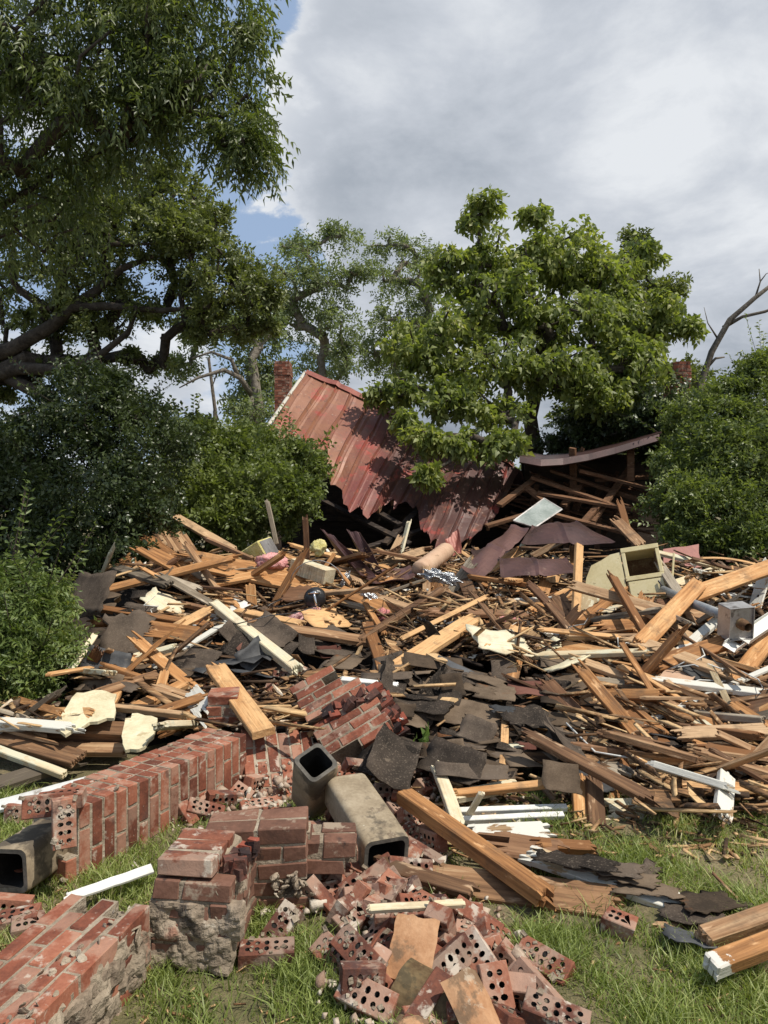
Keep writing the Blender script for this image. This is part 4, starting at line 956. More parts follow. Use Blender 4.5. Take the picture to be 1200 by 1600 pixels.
# clay shards in the front heap
def shard(label, u, v, w_, l_, curve, mtx_rot, dz=.1, m='clay'):
    p = HIT(u, v, dz); rows = []
    for i in range(9):
        a = (i / 8 - .5); row = []
        for j in range(7):
            b_ = (j / 6 - .5); row.append(Vector((b_ * l_ + .001 * math.sin(a * 13 + w_ * 40) + rl.uniform(-.004, .004) * (j in (0, 6)), a * w_ + .0 * math.sin(j * 2.1 + l_ * 90) + rl.uniform(-.003, .003) * (i in (0, 8)), -curve * a * a * w_ * 2 + .0006 * math.sin(i * 3 + j))))
        rows.append(row)
    mb = sheet_pts(rows, None, '', thick=.02); o = mb.build('clay_shard', M[m], None, False, None); o.matrix_world = Matrix.Translation(p) @ mtx_rot
    tag(o, label, 'clay shard', 'broken pieces of clay flue in the front heap'); return o
E = lambda a, b_, c_: (Matrix.Rotation(R(a), 4, 'Z') @ Matrix.Rotation(R(b_), 4, 'Y') @ Matrix.Rotation(R(c_), 4, 'X'))
shard('flat orange clay slab lying in the middle of the front brick heap', 645, 1485, .15, .22, .05, E(76, -30, 6), .10)
shard('curved mossy clay shard at the bottom of the front brick heap', 672, 1560, .17, .24, .6, E(-28, 8, 32), .08, 'claymoss')
shard('standing curved clay shard with a rough rim beside the red upright brick', 755, 1575, .14, .22, .7, E(-62, 30, -20), .10)
shard('orange clay shard tucked under the mossy one', 640, 1590, .12, .22, .5, E(75, 5, -20), .05)

# mortar bits and rubble
def rocks(name, pts, sizes, m, label, cat, kind='stuff', flat=.7):
    N = len(pts); base = np.array([[-1, -1, -1], [1, -1, -1], [1, 1, -1], [-1, 1, -1], [-1, -1, 1], [1, -1, 1], [1, 1, 1], [-1, 1, 1]], float) * .5
    base[4:] *= [.7, .7, 1]
    q = rng.normal(size=(N, 4)); q /= np.linalg.norm(q, axis=1, keepdims=True); a, b_, c_, d_ = q.T
    Rm = np.stack([1 - 2 * (c_ ** 2 + d_ ** 2), 2 * (b_ * c_ - d_ * a), 2 * (b_ * d_ + c_ * a), 2 * (b_ * c_ + d_ * a), 1 - 2 * (b_ ** 2 + d_ ** 2), 2 * (c_ * d_ - b_ * a),
                   2 * (b_ * d_ - c_ * a), 2 * (c_ * d_ + b_ * a), 1 - 2 * (b_ ** 2 + c_ ** 2)], -1).reshape(N, 3, 3)
    V = base[None] * np.asarray(sizes)[:, None, :] + rng.normal(0, .12, (N, 8, 3)) * np.asarray(sizes)[:, None, :]
    V = np.einsum('nij,nkj->nki', Rm, V) + np.asarray(pts)[:, None, :]
    fc = np.array([[0, 3, 2, 1], [4, 5, 6, 7], [0, 1, 5, 4], [1, 2, 6, 5], [2, 3, 7, 6], [3, 0, 4, 7]])
    Fc = (np.arange(N)[:, None, None] * 8 + fc[None]).reshape(-1, 4)
    return tag(add(name, np_mesh(name, V.reshape(-1, 3), Fc), m), label, cat, kind=kind)
def scat(n, u0, u1, v0, v1, dz=(0, .03), inside=None):
    out = []
    while len(out) < n:
        u = rng.uniform(u0, u1); v = rng.uniform(v0, v1)
        if inside and not inside(u, v): continue
        out.append(HIT(u, v, rng.uniform(*dz)))
    return np.array(out)
pt = np.concatenate([scat(420, 480, 900, 1400, 1600, (0, .05), lambda u, v: abs(u - 680) < 90 + (v - 1400) * .7), scat(800, 400, 700, 1190, 1430, (0, .06)), scat(220, 260, 460, 1210, 1300, (0, .05)), scat(60, 0, 240, 1300, 1600, (0, .01)),
                     scat(200, 640, 820, 1180, 1290, (0, .04)), scat(160, 330, 480, 1050, 1140, (.0, .05))])
s_ = rng.gamma(2.0, .0065, len(pt))[:, None] * rng.uniform(.6, 1.5, (len(pt), 3)); s_ = np.clip(s_, .005, .06)
rocks('mortar_rubble', pt, s_, M['mortarbits'], 'broken bits of mortar and brick crumbs between the loose bricks', 'rubble')

# ------------------------------------------------------------------ timber
def plank_mesh(name, L, w_, th, seed, broken=(1, 0), bow=.0, nseg=6):
    rd = random.Random(seed); mb = MB(); e = min(w_, th) * .08 + .001
    sec = [(-w_ / 2 + e, -th / 2), (w_ / 2 - e, -th / 2), (w_ / 2, -th / 2 + e), (w_ / 2, th / 2 - e), (w_ / 2 - e, th / 2), (-w_ / 2 + e, th / 2), (-w_ / 2, th / 2 - e), (-w_ / 2, -th / 2 + e)]
    tw = rd.uniform(-.05, .05); ids = []
    for i in range(nseg + 1):
        f = i / nseg; x = (f - .5) * L; a = tw * (f - .5) * 2; bz = bow * L * (1 - (2 * f - 1) ** 2); jx = rd.uniform(-.0015, .0015)
        ids.append(mb.verts([(x, y * math.cos(a) - z * math.sin(a) + jx, y * math.sin(a) + z * math.cos(a) + bz) for y, z in sec]))
    for i in range(nseg):
        for k in range(8): mb.face((ids[i] + k, ids[i] + (k + 1) % 8, ids[i + 1] + (k + 1) % 8, ids[i + 1] + k))
    mb.face([ids[0] + k for k in range(8)][::-1]); mb.face([ids[-1] + k for k in range(8)])
    for end, br in ((-1, broken[0]), (1, broken[1])):
        if not br: continue
        k = max(3, int(w_ / .018)); x0 = end * L / 2
        for i in range(k):
            for lay in range(2 if th > .03 else 1):
                y0 = -w_ / 2 + w_ * i / k; y1 = y0 + w_ / k; nl = 2 if th > .03 else 1
                z0 = -th / 2 + th * lay / nl; z1 = z0 + th / nl; ln = abs(rd.gauss(0, .5)) * w_ * .9 * br + .006; sk = rd.uniform(-.3, .3) * w_ / k
                sh_ = rd.uniform(.05, .45)
                ya, yb = y0 + (y1 - y0) * sh_ * .5 + sk, y1 - (y1 - y0) * sh_ + sk; za, zb = z0 + (z1 - z0) * .2, z1 - (z1 - z0) * sh_
                b = mb.verts([(x0, y0, z0), (x0, y1, z0), (x0, y1, z1), (x0, y0, z1), (x0 + end * ln, ya, za), (x0 + end * ln * rd.uniform(.6, 1), yb, za), (x0 + end * ln * rd.uniform(.6, 1), yb, zb), (x0 + end * ln, ya, zb)])
                for f in [(0, 1, 5, 4), (1, 2, 6, 5), (2, 3, 7, 6), (3, 0, 4, 7), (4, 5, 6, 7)]:
                    mb.face([b + q for q in (f if end < 0 else f[::-1])][::-1] if end > 0 else [b + q for q in f][::-1])
    return mb.mesh(name)
npk = 0
def plank(u0, v0, u1, v1, w_=.09, th=.038, m='pine', label=None, dz0=.05, dz1=.05, roll=0, y0=None, y1=None, br=(1, .5), bow=0, name='timber_board', cat='board', group=None, nrm=None):
    global npk
    a = HIT(u0, v0, dz0) if y0 is None else P(u0, v0, y0); b_ = HIT(u1, v1, dz1) if y1 is None else P(u1, v1, y1)
    L = (b_ - a).length; npk += 1
    o = add(name, plank_mesh(name, L, w_, th, npk, br, bow), M[m])
    n_ = Vector(nrm) if nrm else Vector((0, -.35, 1)); o.matrix_world = frame((a + b_) / 2, b_ - a, n_) @ Matrix.Rotation(R(roll), 4, 'X')
    return tag(o, label or 'board', cat, group)
PK = [ # u0,v0,u1,v1,w,th,mat,label,kwargs
 (632, 1244, 850, 1400, .095, .065, 'pine', 'long thick golden beam running from the flue tiles down to the grass', dict(y0=3.72, y1=2.93, br=(.2, .5), nrm=(.25, -.25, 1))),
 (690, 1376, 955, 1412, .16, .04, 'oldpine', 'flat weathered plank in the grass under the end of the long golden beam', dict(dz0=.03, dz1=.03)),
 (600, 1352, 735, 1392, .07, .03, 'oldpine', 'narrow pale plank lying between the brick heap and the long beam', dict(dz0=.09, dz1=.06)),
 (578, 1420, 722, 1412, .03, .02, 'creamwood', 'thin whitish stick resting across the top of the front brick heap', dict(dz0=.17, dz1=.15)),
 (795, 1330, 870, 1342, .15, .09, 'brownwood', 'short dark beam with a crumbling end beside the long golden beam', dict(dz0=.05, dz1=.05)),
 (835, 1338, 1058, 1412, .10, .03, 'whitewood', 'long plank edge showing under the shingle scraps in the grass', dict(dz0=.10, dz1=.03)),
 (905, 1220, 912, 1308, .09, .035, 'pine', 'left one of two upright splintered boards at the edge of the lawn', dict(y0=4.1, y1=3.72, nrm=(0, -1, .4))),
 (928, 1226, 936, 1330, .09, .035, 'oldpine', 'right one of two upright splintered boards at the edge of the lawn', dict(y0=4.05, y1=3.6, nrm=(0, -1, .4))),
 (982, 1190, 955, 1275, .10, .03, 'pine', 'splintered board leaning down to the lawn beside the torn white paper', dict(y0=4.4, y1=3.95, nrm=(0, -1, .4))),
 (1100, 1466, 1260, 1412, .07, .06, 'oldpine', 'upper of the two beams entering at the bottom right corner', dict(y0=2.66, y1=2.82, br=(.15, 0))),
 (1112, 1510, 1260, 1452, .065, .06, 'pineend', 'lower beam with a white painted end at the bottom right corner', dict(y0=2.46, y1=2.62, br=(.1, 0))),
 (1178, 1500, 1260, 1492, .1, .03, 'oldpine', 'plank end under the two beams at the bottom right corner', dict(dz0=.02, dz1=.02)),
 (1115, 1366, 1150, 1402, .012, .01, 'oldpine', 'thin stick poking out of the grass beside the shingle scrap', dict(dz0=.08, dz1=.03)),
 (1028, 1447, 1062, 1449, .03, .02, 'oldpine', 'small wood block in the grass beside the black sheet', dict(dz0=.015, dz1=.015)),
 (108, 1402, 238, 1357, .05, .012, 'white', 'white strip of trim lying in the grass in front of the fallen chimney', dict(dz0=.06, dz1=.09, br=(.2, 0))),
 (0, 1152, 122, 1186, .13, .04, 'oldpine', 'brown plank with a white edge at the left edge above the fallen chimney', dict(dz0=.09, dz1=.09, br=(0, .1))),
 (-20, 1166, 100, 1210, .05, .04, 'creamwood', 'cream painted narrow board at the left edge above the fallen chimney', dict(dz0=.12, dz1=.05, br=(0, .1))),
 (0, 1225, 110, 1190, .12, .04, 'greywood', 'grey plank under the cream board at the left edge', dict(dz0=.03, dz1=.03)),
 (-10, 1262, 130, 1225, .10, .02, 'white', 'peeling white board beside the fallen chimney at the left edge', dict(dz0=.06, dz1=.2)),
 (52, 1140, 200, 1146, .13, .09, 'oldpine', 'heavy brown beam under the two cream plaster slabs', dict(dz0=.12, dz1=.12)),
 (60, 1170, 195, 1172, .10, .04, 'oldpine', 'plank below the heavy brown beam on the left', dict(dz0=.05, dz1=.07)),
 (175, 1105, 292, 1118, .04, .04, 'oldpine', 'narrow stick above the smaller cream plaster slab', dict(dz0=.2, dz1=.2)),
 (335, 945, 462, 1045, .09, .07, 'creamwood', 'cream painted post leaning down to the tilted brick chunk', dict(dz0=.32, dz1=.16, br=(.6, .6))),
 (338, 1044, 412, 1146, .14, .045, 'pine', 'clean orange plank leaning over the fallen chimney stub', dict(y0=5.4, y1=4.35, br=(.6, 0), nrm=(.1, -.5, 1))),
 (184, 888, 262, 912, .13, .04, 'greywood', 'grey weathered board at the top left of the heap', dict(dz0=.2, dz1=.25)),
 (262, 905, 305, 920, .13, .03, 'greywood', 'ribbed grey board end next to the grey weathered board', dict(dz0=.2, dz1=.2)),
 (150, 950, 330, 978, .08, .04, 'pine', 'long orange board across the left side of the heap', dict(dz0=.22, dz1=.2)),
 (245, 862, 400, 905, .14, .04, 'pine', 'wide orange board under the pink insulation on the upper left heap', dict(dz0=.16, dz1=.2, roll=20)),
 (300, 872, 470, 905, .19, .04, 'pine', 'widest orange plank beside the pink insulation', dict(dz0=.22, dz1=.22, roll=30)),
 (330, 890, 520, 930, .14, .04, 'pine', 'orange plank running towards the black motor', dict(dz0=.14, dz1=.14)),
 (477, 812, 480, 872, .07, .05, 'brownwood', 'brown stub post standing up in front of the dark opening', dict(y0=9.2, y1=9.2, nrm=(0, -1, 0))),
 (418, 785, 432, 850, .06, .04, 'greywood', 'slim grey stick leaning against the hedge', dict(y0=9.9, y1=9.8, nrm=(0, -1, 0))),
 (391, 915, 396, 968, .10, .04, 'pine', 'short upright orange board end in the left heap', dict(y0=7.6, y1=7.5, nrm=(0, -1, .2), br=(.2, .4))),
 (240, 1042, 355, 972, .06, .02, 'whitewood', 'thin white splintered strip slanting across the left heap', dict(dz0=.12, dz1=.22)),
 (275, 808, 362, 858, .14, .04, 'oldpine', 'brown board sliding out of the shrubs on the left', dict(y0=10.1, y1=9.2)),
 (425, 980, 575, 1002, .13, .045, 'oldpine', 'orange plank below the lower pink insulation tuft', dict(dz0=.16, dz1=.12)),
 (370, 955, 470, 975, .09, .04, 'pine', 'orange board behind the lower pink insulation tuft', dict(dz0=.2, dz1=.2)),
 (617, 1046, 735, 970, .15, .05, 'pine', 'stout orange beam lying diagonal in the centre of the debris', dict(dz0=.16, dz1=.2, br=(.1, 1))),
 (571, 943, 600, 990, .05, .03, 'pine', 'thin orange stick left of the central diagonal beam', dict(dz0=.2, dz1=.14)),
 (574, 975, 600, 1048, .10, .04, 'pine', 'crushed board end with frayed fibres left of the central beam', dict(dz0=.2, dz1=.08, br=(.3, 1.6))),
 (596, 938, 676, 966, .10, .08, 'oldpine', 'thick brown timber above the central diagonal beam', dict(dz0=.14, dz1=.1)),
 (905, 852, 899, 975, .09, .04, 'pine', 'tall upright stud left of the cream cabinet', dict(y0=7.6, y1=7.0, nrm=(.3, -1, 0), br=(.1, .2))),
 (958, 903, 1012, 998, .09, .04, 'pine', 'pointed orange plank crossing in front of the cream cabinet', dict(y0=6.9, y1=6.1, nrm=(.4, -1, .6), br=(1.6, .1))),
 (1092, 912, 1003, 1006, .15, .05, 'pine', 'wide pale plank leaning across the pointed plank below the cabinet', dict(y0=6.9, y1=5.95, nrm=(.1, -1, .9), br=(.2, .2))),
 (900, 916, 1046, 957, .10, .04, 'oldpine', 'long board lying across under the cream cabinet', dict(y0=6.9, y1=6.6, nrm=(0, -1, .7))),
 (1022, 1040, 1145, 1000, .13, .045, 'pine', 'wide golden plank above the pinkish board on the right', dict(dz0=.22, dz1=.3, nrm=(0, -.8, 1))),
 (1005, 1020, 1035, 1048, .08, .04, 'pine', 'short stub of timber under the wide leaning plank', dict(dz0=.25, dz1=.1, nrm=(0, -.8, 1))),
 (1003, 1045, 1092, 1122, .13, .05, 'oldpine', 'dark brown board slanting down under the pinkish board', dict(dz0=.12, dz1=.1, nrm=(-.5, -1, .7))),
 (1140, 1078, 1230, 960, .13, .05, 'pine', 'thick plank leaning up to the right edge', dict(dz0=.12, dz1=.3, nrm=(-.3, -.8, 1), br=(.2, 0))),
 (1075, 932, 1215, 882, .17, .045, 'pine', 'long orange plank on the right behind the steel pipe', dict(dz0=.3, dz1=.4, nrm=(0, -.8, 1), br=(.4, 0))),
 (857, 945, 905, 1004, .07, .04, 'oldpine', 'slanted stud left of the tall upright stud', dict(dz0=.35, dz1=.15, nrm=(.3, -1, .4))),
 (826, 880, 812, 925, .09, .04, 'oldpine', 'brown board end standing by the maroon sheet', dict(dz0=.3, dz1=.1, nrm=(0, -1, .3))),
 (835, 955, 895, 922, .14, .04, 'pine', 'golden board lying behind the slanted stud', dict(dz0=.12, dz1=.16)),
 (856, 1072, 925, 1146, .13, .05, 'brownwood', 'dark brown joist slanting beside the shingle strip', dict(dz0=.16, dz1=.08, nrm=(-.4, -.8, 1))),
 (790, 1118, 784, 1240, .05, .02, 'pine', 'orange plywood edge along the left of the shingle strip', dict(dz0=.10, dz1=.08)),
 (810, 1020, 800, 1060, .10, .02, 'pine', 'orange plywood piece at the top of the shingle strip', dict(dz0=.10, dz1=.10)),
 (722, 1172, 885, 1170, .06, .04, 'creamwood', 'pale green painted rail under the rust-stained shingle sheet', dict(dz0=.10, dz1=.10)),
 (712, 1245, 800, 1228, .07, .04, 'creamwood', 'pale green painted rail below the dark shingles', dict(dz0=.08, dz1=.08)),
 (535, 1063, 620, 1072, .05, .04, 'white', 'white painted rail poking out above the tilted brick chunk', dict(dz0=.18, dz1=.14)),
 (712, 1150, 760, 1188, .09, .04, 'pine', 'short pointed board under the curled black shingles', dict(dz0=.08, dz1=.07, br=(.2, 1.5))),
 (890, 1095, 1000, 1165, .08, .04, 'pine', 'upper of the long slats sloping down right of the shingle strip', dict(dz0=.12, dz1=.09)),
 (880, 1110, 960, 1178, .06, .03, 'creamwood', 'pale slat beside the dark brown joist', dict(dz0=.10, dz1=.06)),
 (960, 1098, 1046, 1172, .10, .04, 'pine', 'wide slat pointing at the curled tar felt', dict(dz0=.12, dz1=.08)),
 (1008, 1102, 1120, 1136, .09, .045, 'pine', 'thick plank above the curled tar felt', dict(dz0=.12, dz1=.12, nrm=(0, -.8, 1))),
 (1046, 1172, 1122, 1218, .05, .045, 'oldpine', 'square-ended batten right of the torn white paper', dict(dz0=.12, dz1=.06, br=(.3, .1))),
 (1082, 1190, 1170, 1188, .10, .05, 'pine', 'thick orange plank end at the lower right of the heap', dict(dz0=.06, dz1=.07, nrm=(0, -.8, 1))),
 (1110, 1160, 1145, 1135, .10, .02, 'pine', 'flat board scrap with nail holes next to the curled tar felt', dict(dz0=.08, dz1=.10)),
 (1120, 1215, 1215, 1190, .12, .02, 'oldpine', 'broad flat board at the right edge near the lawn', dict(dz0=.05, dz1=.06)),
 (960, 1265, 1095, 1262, .16, .015, 'creamwood', 'pale flat plywood scrap lying at the edge of the lawn', dict(dz0=.03, dz1=.02)),
 (715, 1240, 880, 1222, .05, .03, 'pine', 'splintery golden board below the dark shingles', dict(dz0=.10, dz1=.14, br=(1, 1))),
 (686, 1205, 715, 1285, .07, .03, 'creamwood', 'split pale board standing left of the white rails', dict(dz0=.15, dz1=.08, br=(2, 1), nrm=(.3, -1, .6))),
 (732, 1275, 752, 1240, .03, .02, 'creamwood', 'sharp pale splinter sticking up between the white rails', dict(dz0=.05, dz1=.2, nrm=(.3, -1, .6))),
 (715, 1268, 885, 1262, .035, .03, 'white', 'upper white rail in the gap behind the long beam', dict(dz0=.05, dz1=.05, br=(0, 0))),
 (710, 1282, 880, 1274, .035, .03, 'white', 'lower white rail in the gap behind the long beam', dict(dz0=.04, dz1=.04, br=(0, 0))),
 (745, 1305, 850, 1300, .13, .02, 'whitewood', 'flaking white board behind the short dark beam', dict(dz0=.06, dz1=.06)),
 (845, 1320, 920, 1325, .06, .04, 'pine', 'short golden batten above the shingle scraps', dict(dz0=.09, dz1=.07)),
 (970, 790, 985, 845, .09, .03, 'pine', 'upright pale splinter fan left of the shrubs', dict(y0=9.6, y1=9.3, nrm=(0, -1, .2), br=(2.4, .3))),
 (965, 815, 1000, 850, .14, .04, 'oldpine', 'leaning brown board behind the cream cabinet', dict(y0=9.4, y1=8.9, nrm=(0, -1, .2))),
 (1100, 872, 1182, 882, .05, .008, 'pine', 'thin bowed lath springing out to the right', dict(dz0=.25, dz1=.33, bow=.05)),
 (235, 985, 330, 990, .10, .04, 'oldpine', 'brown board in the shaded gap of the left heap', dict(dz0=.12, dz1=.12)),
 (140, 1015, 280, 1035, .09, .03, 'pine', 'pale board lying low across the left heap', dict(dz0=.12, dz1=.1)),
 (160, 1082, 245, 1055, .10, .04, 'oldpine', 'brown plank above the large plaster slab', dict(dz0=.16, dz1=.16)),
 (215, 1105, 285, 1070, .10, .04, 'pine', 'tan plank behind the smaller plaster slab', dict(dz0=.16, dz1=.16)),
 (265, 1135, 330, 1108, .12, .05, 'pine', 'short orange beam next to the chimney stub', dict(dz0=.13, dz1=.16)),
]
for (a, b_, c_, d_, w_, th, mm, lab, kw) in PK: plank(a, b_, c_, d_, w_, th, mm, lab, **kw)

LAND = [(980, 890, 'the cream cabinet'), (1150, 975, 'the steel vent box'), (1065, 1045, 'the pinkish board'), (830, 1150, 'the shingle strip'), (700, 1120, 'the rust-stained shingles'), (540, 1110, 'the tilted brick chunk'),
        (660, 1000, 'the central diagonal beam'), (490, 935, 'the black motor'), (470, 970, 'the lower pink tuft'), (420, 880, 'the upper pink insulation'), (130, 1110, 'the large plaster slab'), (215, 1140, 'the smaller plaster slab'),
        (220, 900, 'the grey weathered board'), (400, 1000, 'the cream painted post'), (680, 900, 'the foil duct'), (770, 880, 'the folded maroon sheet'), (890, 830, 'the gabled maroon sheet'), (250, 820, 'the left shrubs'), (1150, 860, 'the right shrubs'),
        (1050, 1140, 'the curled tar felt'), (1000, 1250, 'the lawn edge'), (760, 1270, 'the white rails'), (380, 1080, 'the leaning orange plank'), (60, 1180, 'the left edge planks'), (560, 870, 'the dark opening')]
PREP = {(0, 0): 'right beside', (1, 0): 'just right of', (-1, 0): 'just left of', (0, 1): 'just below', (0, -1): 'just above', (1, 1): 'below right of', (-1, 1): 'below left of', (1, -1): 'above right of', (-1, -1): 'above left of'}
def where(u, v):
    l = min(LAND, key=lambda q: (q[0] - u) ** 2 + (q[1] - v) ** 2); dx, dy = u - l[0], v - l[1]
    return PREP[(int(np.sign(dx)) if abs(dx) > 14 else 0, int(np.sign(dy)) if abs(dy) > 10 else 0)] + ' ' + l[2]
WN = {'pine': 'golden', 'oldpine': 'tan', 'brownwood': 'dark brown', 'greywood': 'grey', 'whitewood': 'flaky white', 'creamwood': 'cream'}
VARS = [plank_mesh('timber_board', L, w_, th, 900 + i, (1.3, .7) if i % 2 else (.8, 1.5)) for i, (L, w_, th) in enumerate(
    [(.35, .09, .038), (.5, .09, .038), (.7, .09, .038), (.9, .09, .038), (1.2, .09, .038), (.45, .14, .038), (.8, .14, .038), (.6, .14, .02), (.9, .10, .02), (.5, .05, .02), (.9, .045, .02), (1.3, .05, .02), (.35, .14, .02), (.6, .045, .045), (.3, .07, .02), (1.5, .14, .038)])]
VAR_M = {}
def board_copy(i, mm):
    k = (i, mm)
    if k not in VAR_M:
        me = VARS[i].copy(); me.materials.clear(); me.materials.append(M[mm]); VAR_M[k] = me
    return VAR_M[k]
SHZ = [(590, 1030, 885, 1240), (290, 985, 600, 1050), (130, 900, 250, 1010), (900, 1285, 1200, 1400), (630, 1150, 900, 1310), (885, 1195, 1000, 1330)]
def in_shingle(u, v): return any(a_ < u < c_ and b_ < v < d_ for a_, b_, c_, d_ in SHZ)
rd_ = random.Random(77); made = 0; seen = {}
KEEP = [(75, 1070, 255, 1180), (905, 850, 1055, 950), (1020, 1022, 1110, 1072), (1020, 1118, 1100, 1165), (1112, 925, 1200, 1020), (325, 1040, 425, 1150), (345, 950, 465, 1045), (600, 965, 740, 1050), (385, 850, 450, 900), (445, 950, 505, 990), (470, 910, 515, 960)]
while made < 285:
    v = 850 + 400 * rd_.random() ** 1.15; u = rd_.uniform(120 if v < 1100 else 10, 1210)
    if in_shingle(u, v) and rd_.random() < .96: continue
    if (in_shingle(u + 55, v) or in_shingle(u - 55, v) or in_shingle(u, v + 35)) and rd_.random() < .65: continue
    if v < 880 and (u < 240 or u > 1060): continue
    if v < 905 and 470 < u < 850 and rd_.random() < .55: continue
    if v > 1150 and u < 640 : continue
    if v > 1250 : continue
    if any(a_ < u < c_ and b_ < v < d_ for a_, b_, c_, d_ in KEEP) and rd_.random() < .99: continue
    if 420 < u < 650 and v > 1040: continue
    p = HIT(u, v, rd_.uniform(.0, .24))
    rt_ = u > 850
    if rt_ and v > 980: ang = rd_.gauss(-38, 28)
    elif u < 600: ang = rd_.gauss(-8, 26)
    else: ang = rd_.uniform(-90, 90)
    if rd_.random() < .22: ang = rd_.uniform(-90, 90)
    e_ = .05; gx_ = float(H(p.x + e_, p.y) - H(p.x - e_, p.y)) / (2 * e_); gy_ = float(H(p.x, p.y + e_) - H(p.x, p.y - e_)) / (2 * e_)
    d = Vector((math.cos(R(ang)), math.sin(R(ang)), 0)); d.z = gx_ * d.x + gy_ * d.y + rd_.gauss(0, .24) + (rd_.uniform(.2, 1.4) if rd_.random() < .10 and v < 1100 else 0)
    n_ = Vector((-gx_ + rd_.gauss(0, .3), -gy_ + rd_.gauss(0, .35) - .1, 1))
    vi = rd_.choice([0, 1, 2, 3, 4, 5, 6, 7, 8, 9, 10, 11, 12, 13, 14, 2, 3, 6, 15 if v < 1000 else 14])
    if v > 1150 and vi in (4, 6, 11, 15, 3): vi = rd_.choice([0, 1, 9, 10, 12, 14])
    mm = rd_.choices(['pine', 'oldpine', 'brownwood', 'greywood', 'whitewood', 'creamwood'], [36, 30, 8, 14, 5, 7])[0]
    o = add('timber_board', board_copy(vi, mm), None); o.matrix_world = frame(p, d, n_)
    Ln = VARS[vi].vertices[0].co.x * -2 if False else None
    sz = 'narrow' if vi in (9, 10, 11, 13, 14) else ('wide' if vi in (5, 6, 7, 12, 15) else 'plain')
    ln = 'long' if vi in (3, 4, 6, 8, 10, 11, 15) else 'short'
    st = 'tipped-up' if abs(d.z) > .45 else ('crosswise' if abs(ang) < 30 else ('slanting' if abs(ang) < 62 else 'end-on'))
    tag(o, '%s %s %s board %s %s' % (ln, sz, WN[mm], st, where(u, v)), 'board', 'splintered boards strewn over the debris heap'); made += 1

# slats in the shrubs (upper left)
for k in range(9):
    u = 215 + k * 9; v = 812 + k * 5
    plank(u, v - 18, u + 34, v + 34, .06, .02, 'oldpine', ['first', 'second', 'third', 'fourth', 'fifth', 'sixth', 'seventh', 'eighth', 'ninth'][k] + ' brown lath from the left in the row sliding out of the shrubs', y0=10 - k * .05, y1=9.1, name='lath', cat='lath', group='laths sliding out of the shrubs')

# splinters: countless
def splinters(name, n, region, L, W, Tt, m, label, dzr=(.0, .1), seed=1, angf=None):
    pts = []; dr = []; rd = random.Random(seed)
    while len(pts) < n:
        u, v = region(rd)
        p = HIT(u, v, rd.uniform(*dzr)); pts.append(p); a = angf(rd, u, v) if angf else rd.uniform(-90, 90)
        g = .17 if 4.3 < p.y < 10 else 0
        dr.append((math.cos(R(a)), math.sin(R(a)), rd.gauss(0, .25) + g * math.sin(R(a))))
    N = n; pts = np.array(pts); d = nrmz(np.array(dr)); up = nrmz(np.array([0, -.15, 1]) + rng.normal(0, .35, (N, 3)))
    y = nrmz(np.cross(up, d)); z = np.cross(d, y); l = rng.uniform(*L, N) * rng.uniform(.5, 1, N); w_ = rng.uniform(*W, N); th = rng.uniform(*Tt, N)
    V = []
    for sx in (-1, 1):
        for sy in (-1, 1):
            for sz in (-1, 1):
                tp = rng.uniform(.1, 1.1, N) if sx > 0 else rng.uniform(.5, 1.1, N); ex = 1 + rng.uniform(-.25, .1, N)
                V.append(pts + d * (sx * l / 2 * ex)[:, None] + y * (sy * w_ / 2 * tp)[:, None] + z * (sz * th / 2)[:, None])
    V = np.stack(V, 1).reshape(-1, 3); fc = np.array([(0, 1, 3, 2), (4, 6, 7, 5), (0, 4, 5, 1), (2, 3, 7, 6), (0, 2, 6, 4), (1, 5, 7, 3)])
    Fc = (np.arange(N)[:, None, None] * 8 + fc[None]).reshape(-1, 4)
    return tag(add(name, np_mesh(name, V, Fc), M[m]), label, 'splinters', kind='stuff')
def reg_heap(rd):
    while True:
        v = 858 + 410 * rd.random(); u = rd.uniform(130 if v < 1100 else 0, 1215)
        if any(a_ < u < c_ and b_ < v < d_ for a_, b_, c_, d_ in KEEP[:5]) and rd.random() < .8: continue
        if v > 1120 and u > 860 and rd.random() < .55: continue
        if v < 880 and u < 250: continue
        if v > 1140 and u < 640: continue
        if v > 1180 and u < 700: continue
        if in_shingle(u, v) and rd.random() < .96: continue
        if 130 < u < 600 and 900 < v < 1150 and rd.random() < .5: continue
        if v > 1240 and rd.random() < .6 : continue
        return u, v
angh = lambda rd, u, v: rd.gauss(-35, 35) if u > 850 else (rd.gauss(-5, 35) if u < 600 else rd.uniform(-90, 90))
splinters('wood_debris', 6500, reg_heap, (.04, .34), (.005, .05), (.003, .02), 'chips', 'countless small splinters and broken laths over the whole heap', (.0, .12), 5, angh)
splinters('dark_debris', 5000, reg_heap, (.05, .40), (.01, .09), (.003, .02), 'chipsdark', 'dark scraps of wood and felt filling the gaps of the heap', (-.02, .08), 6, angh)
M['mixedbits'] = mat_rough('mixed_scraps', [(.10, .05, .03), (.33, .20, .12), (.55, .42, .28), (.74, .70, .60)], 5, .4, .004, .9, 60, .75, island=True)
M['woodface'] = M['chips']
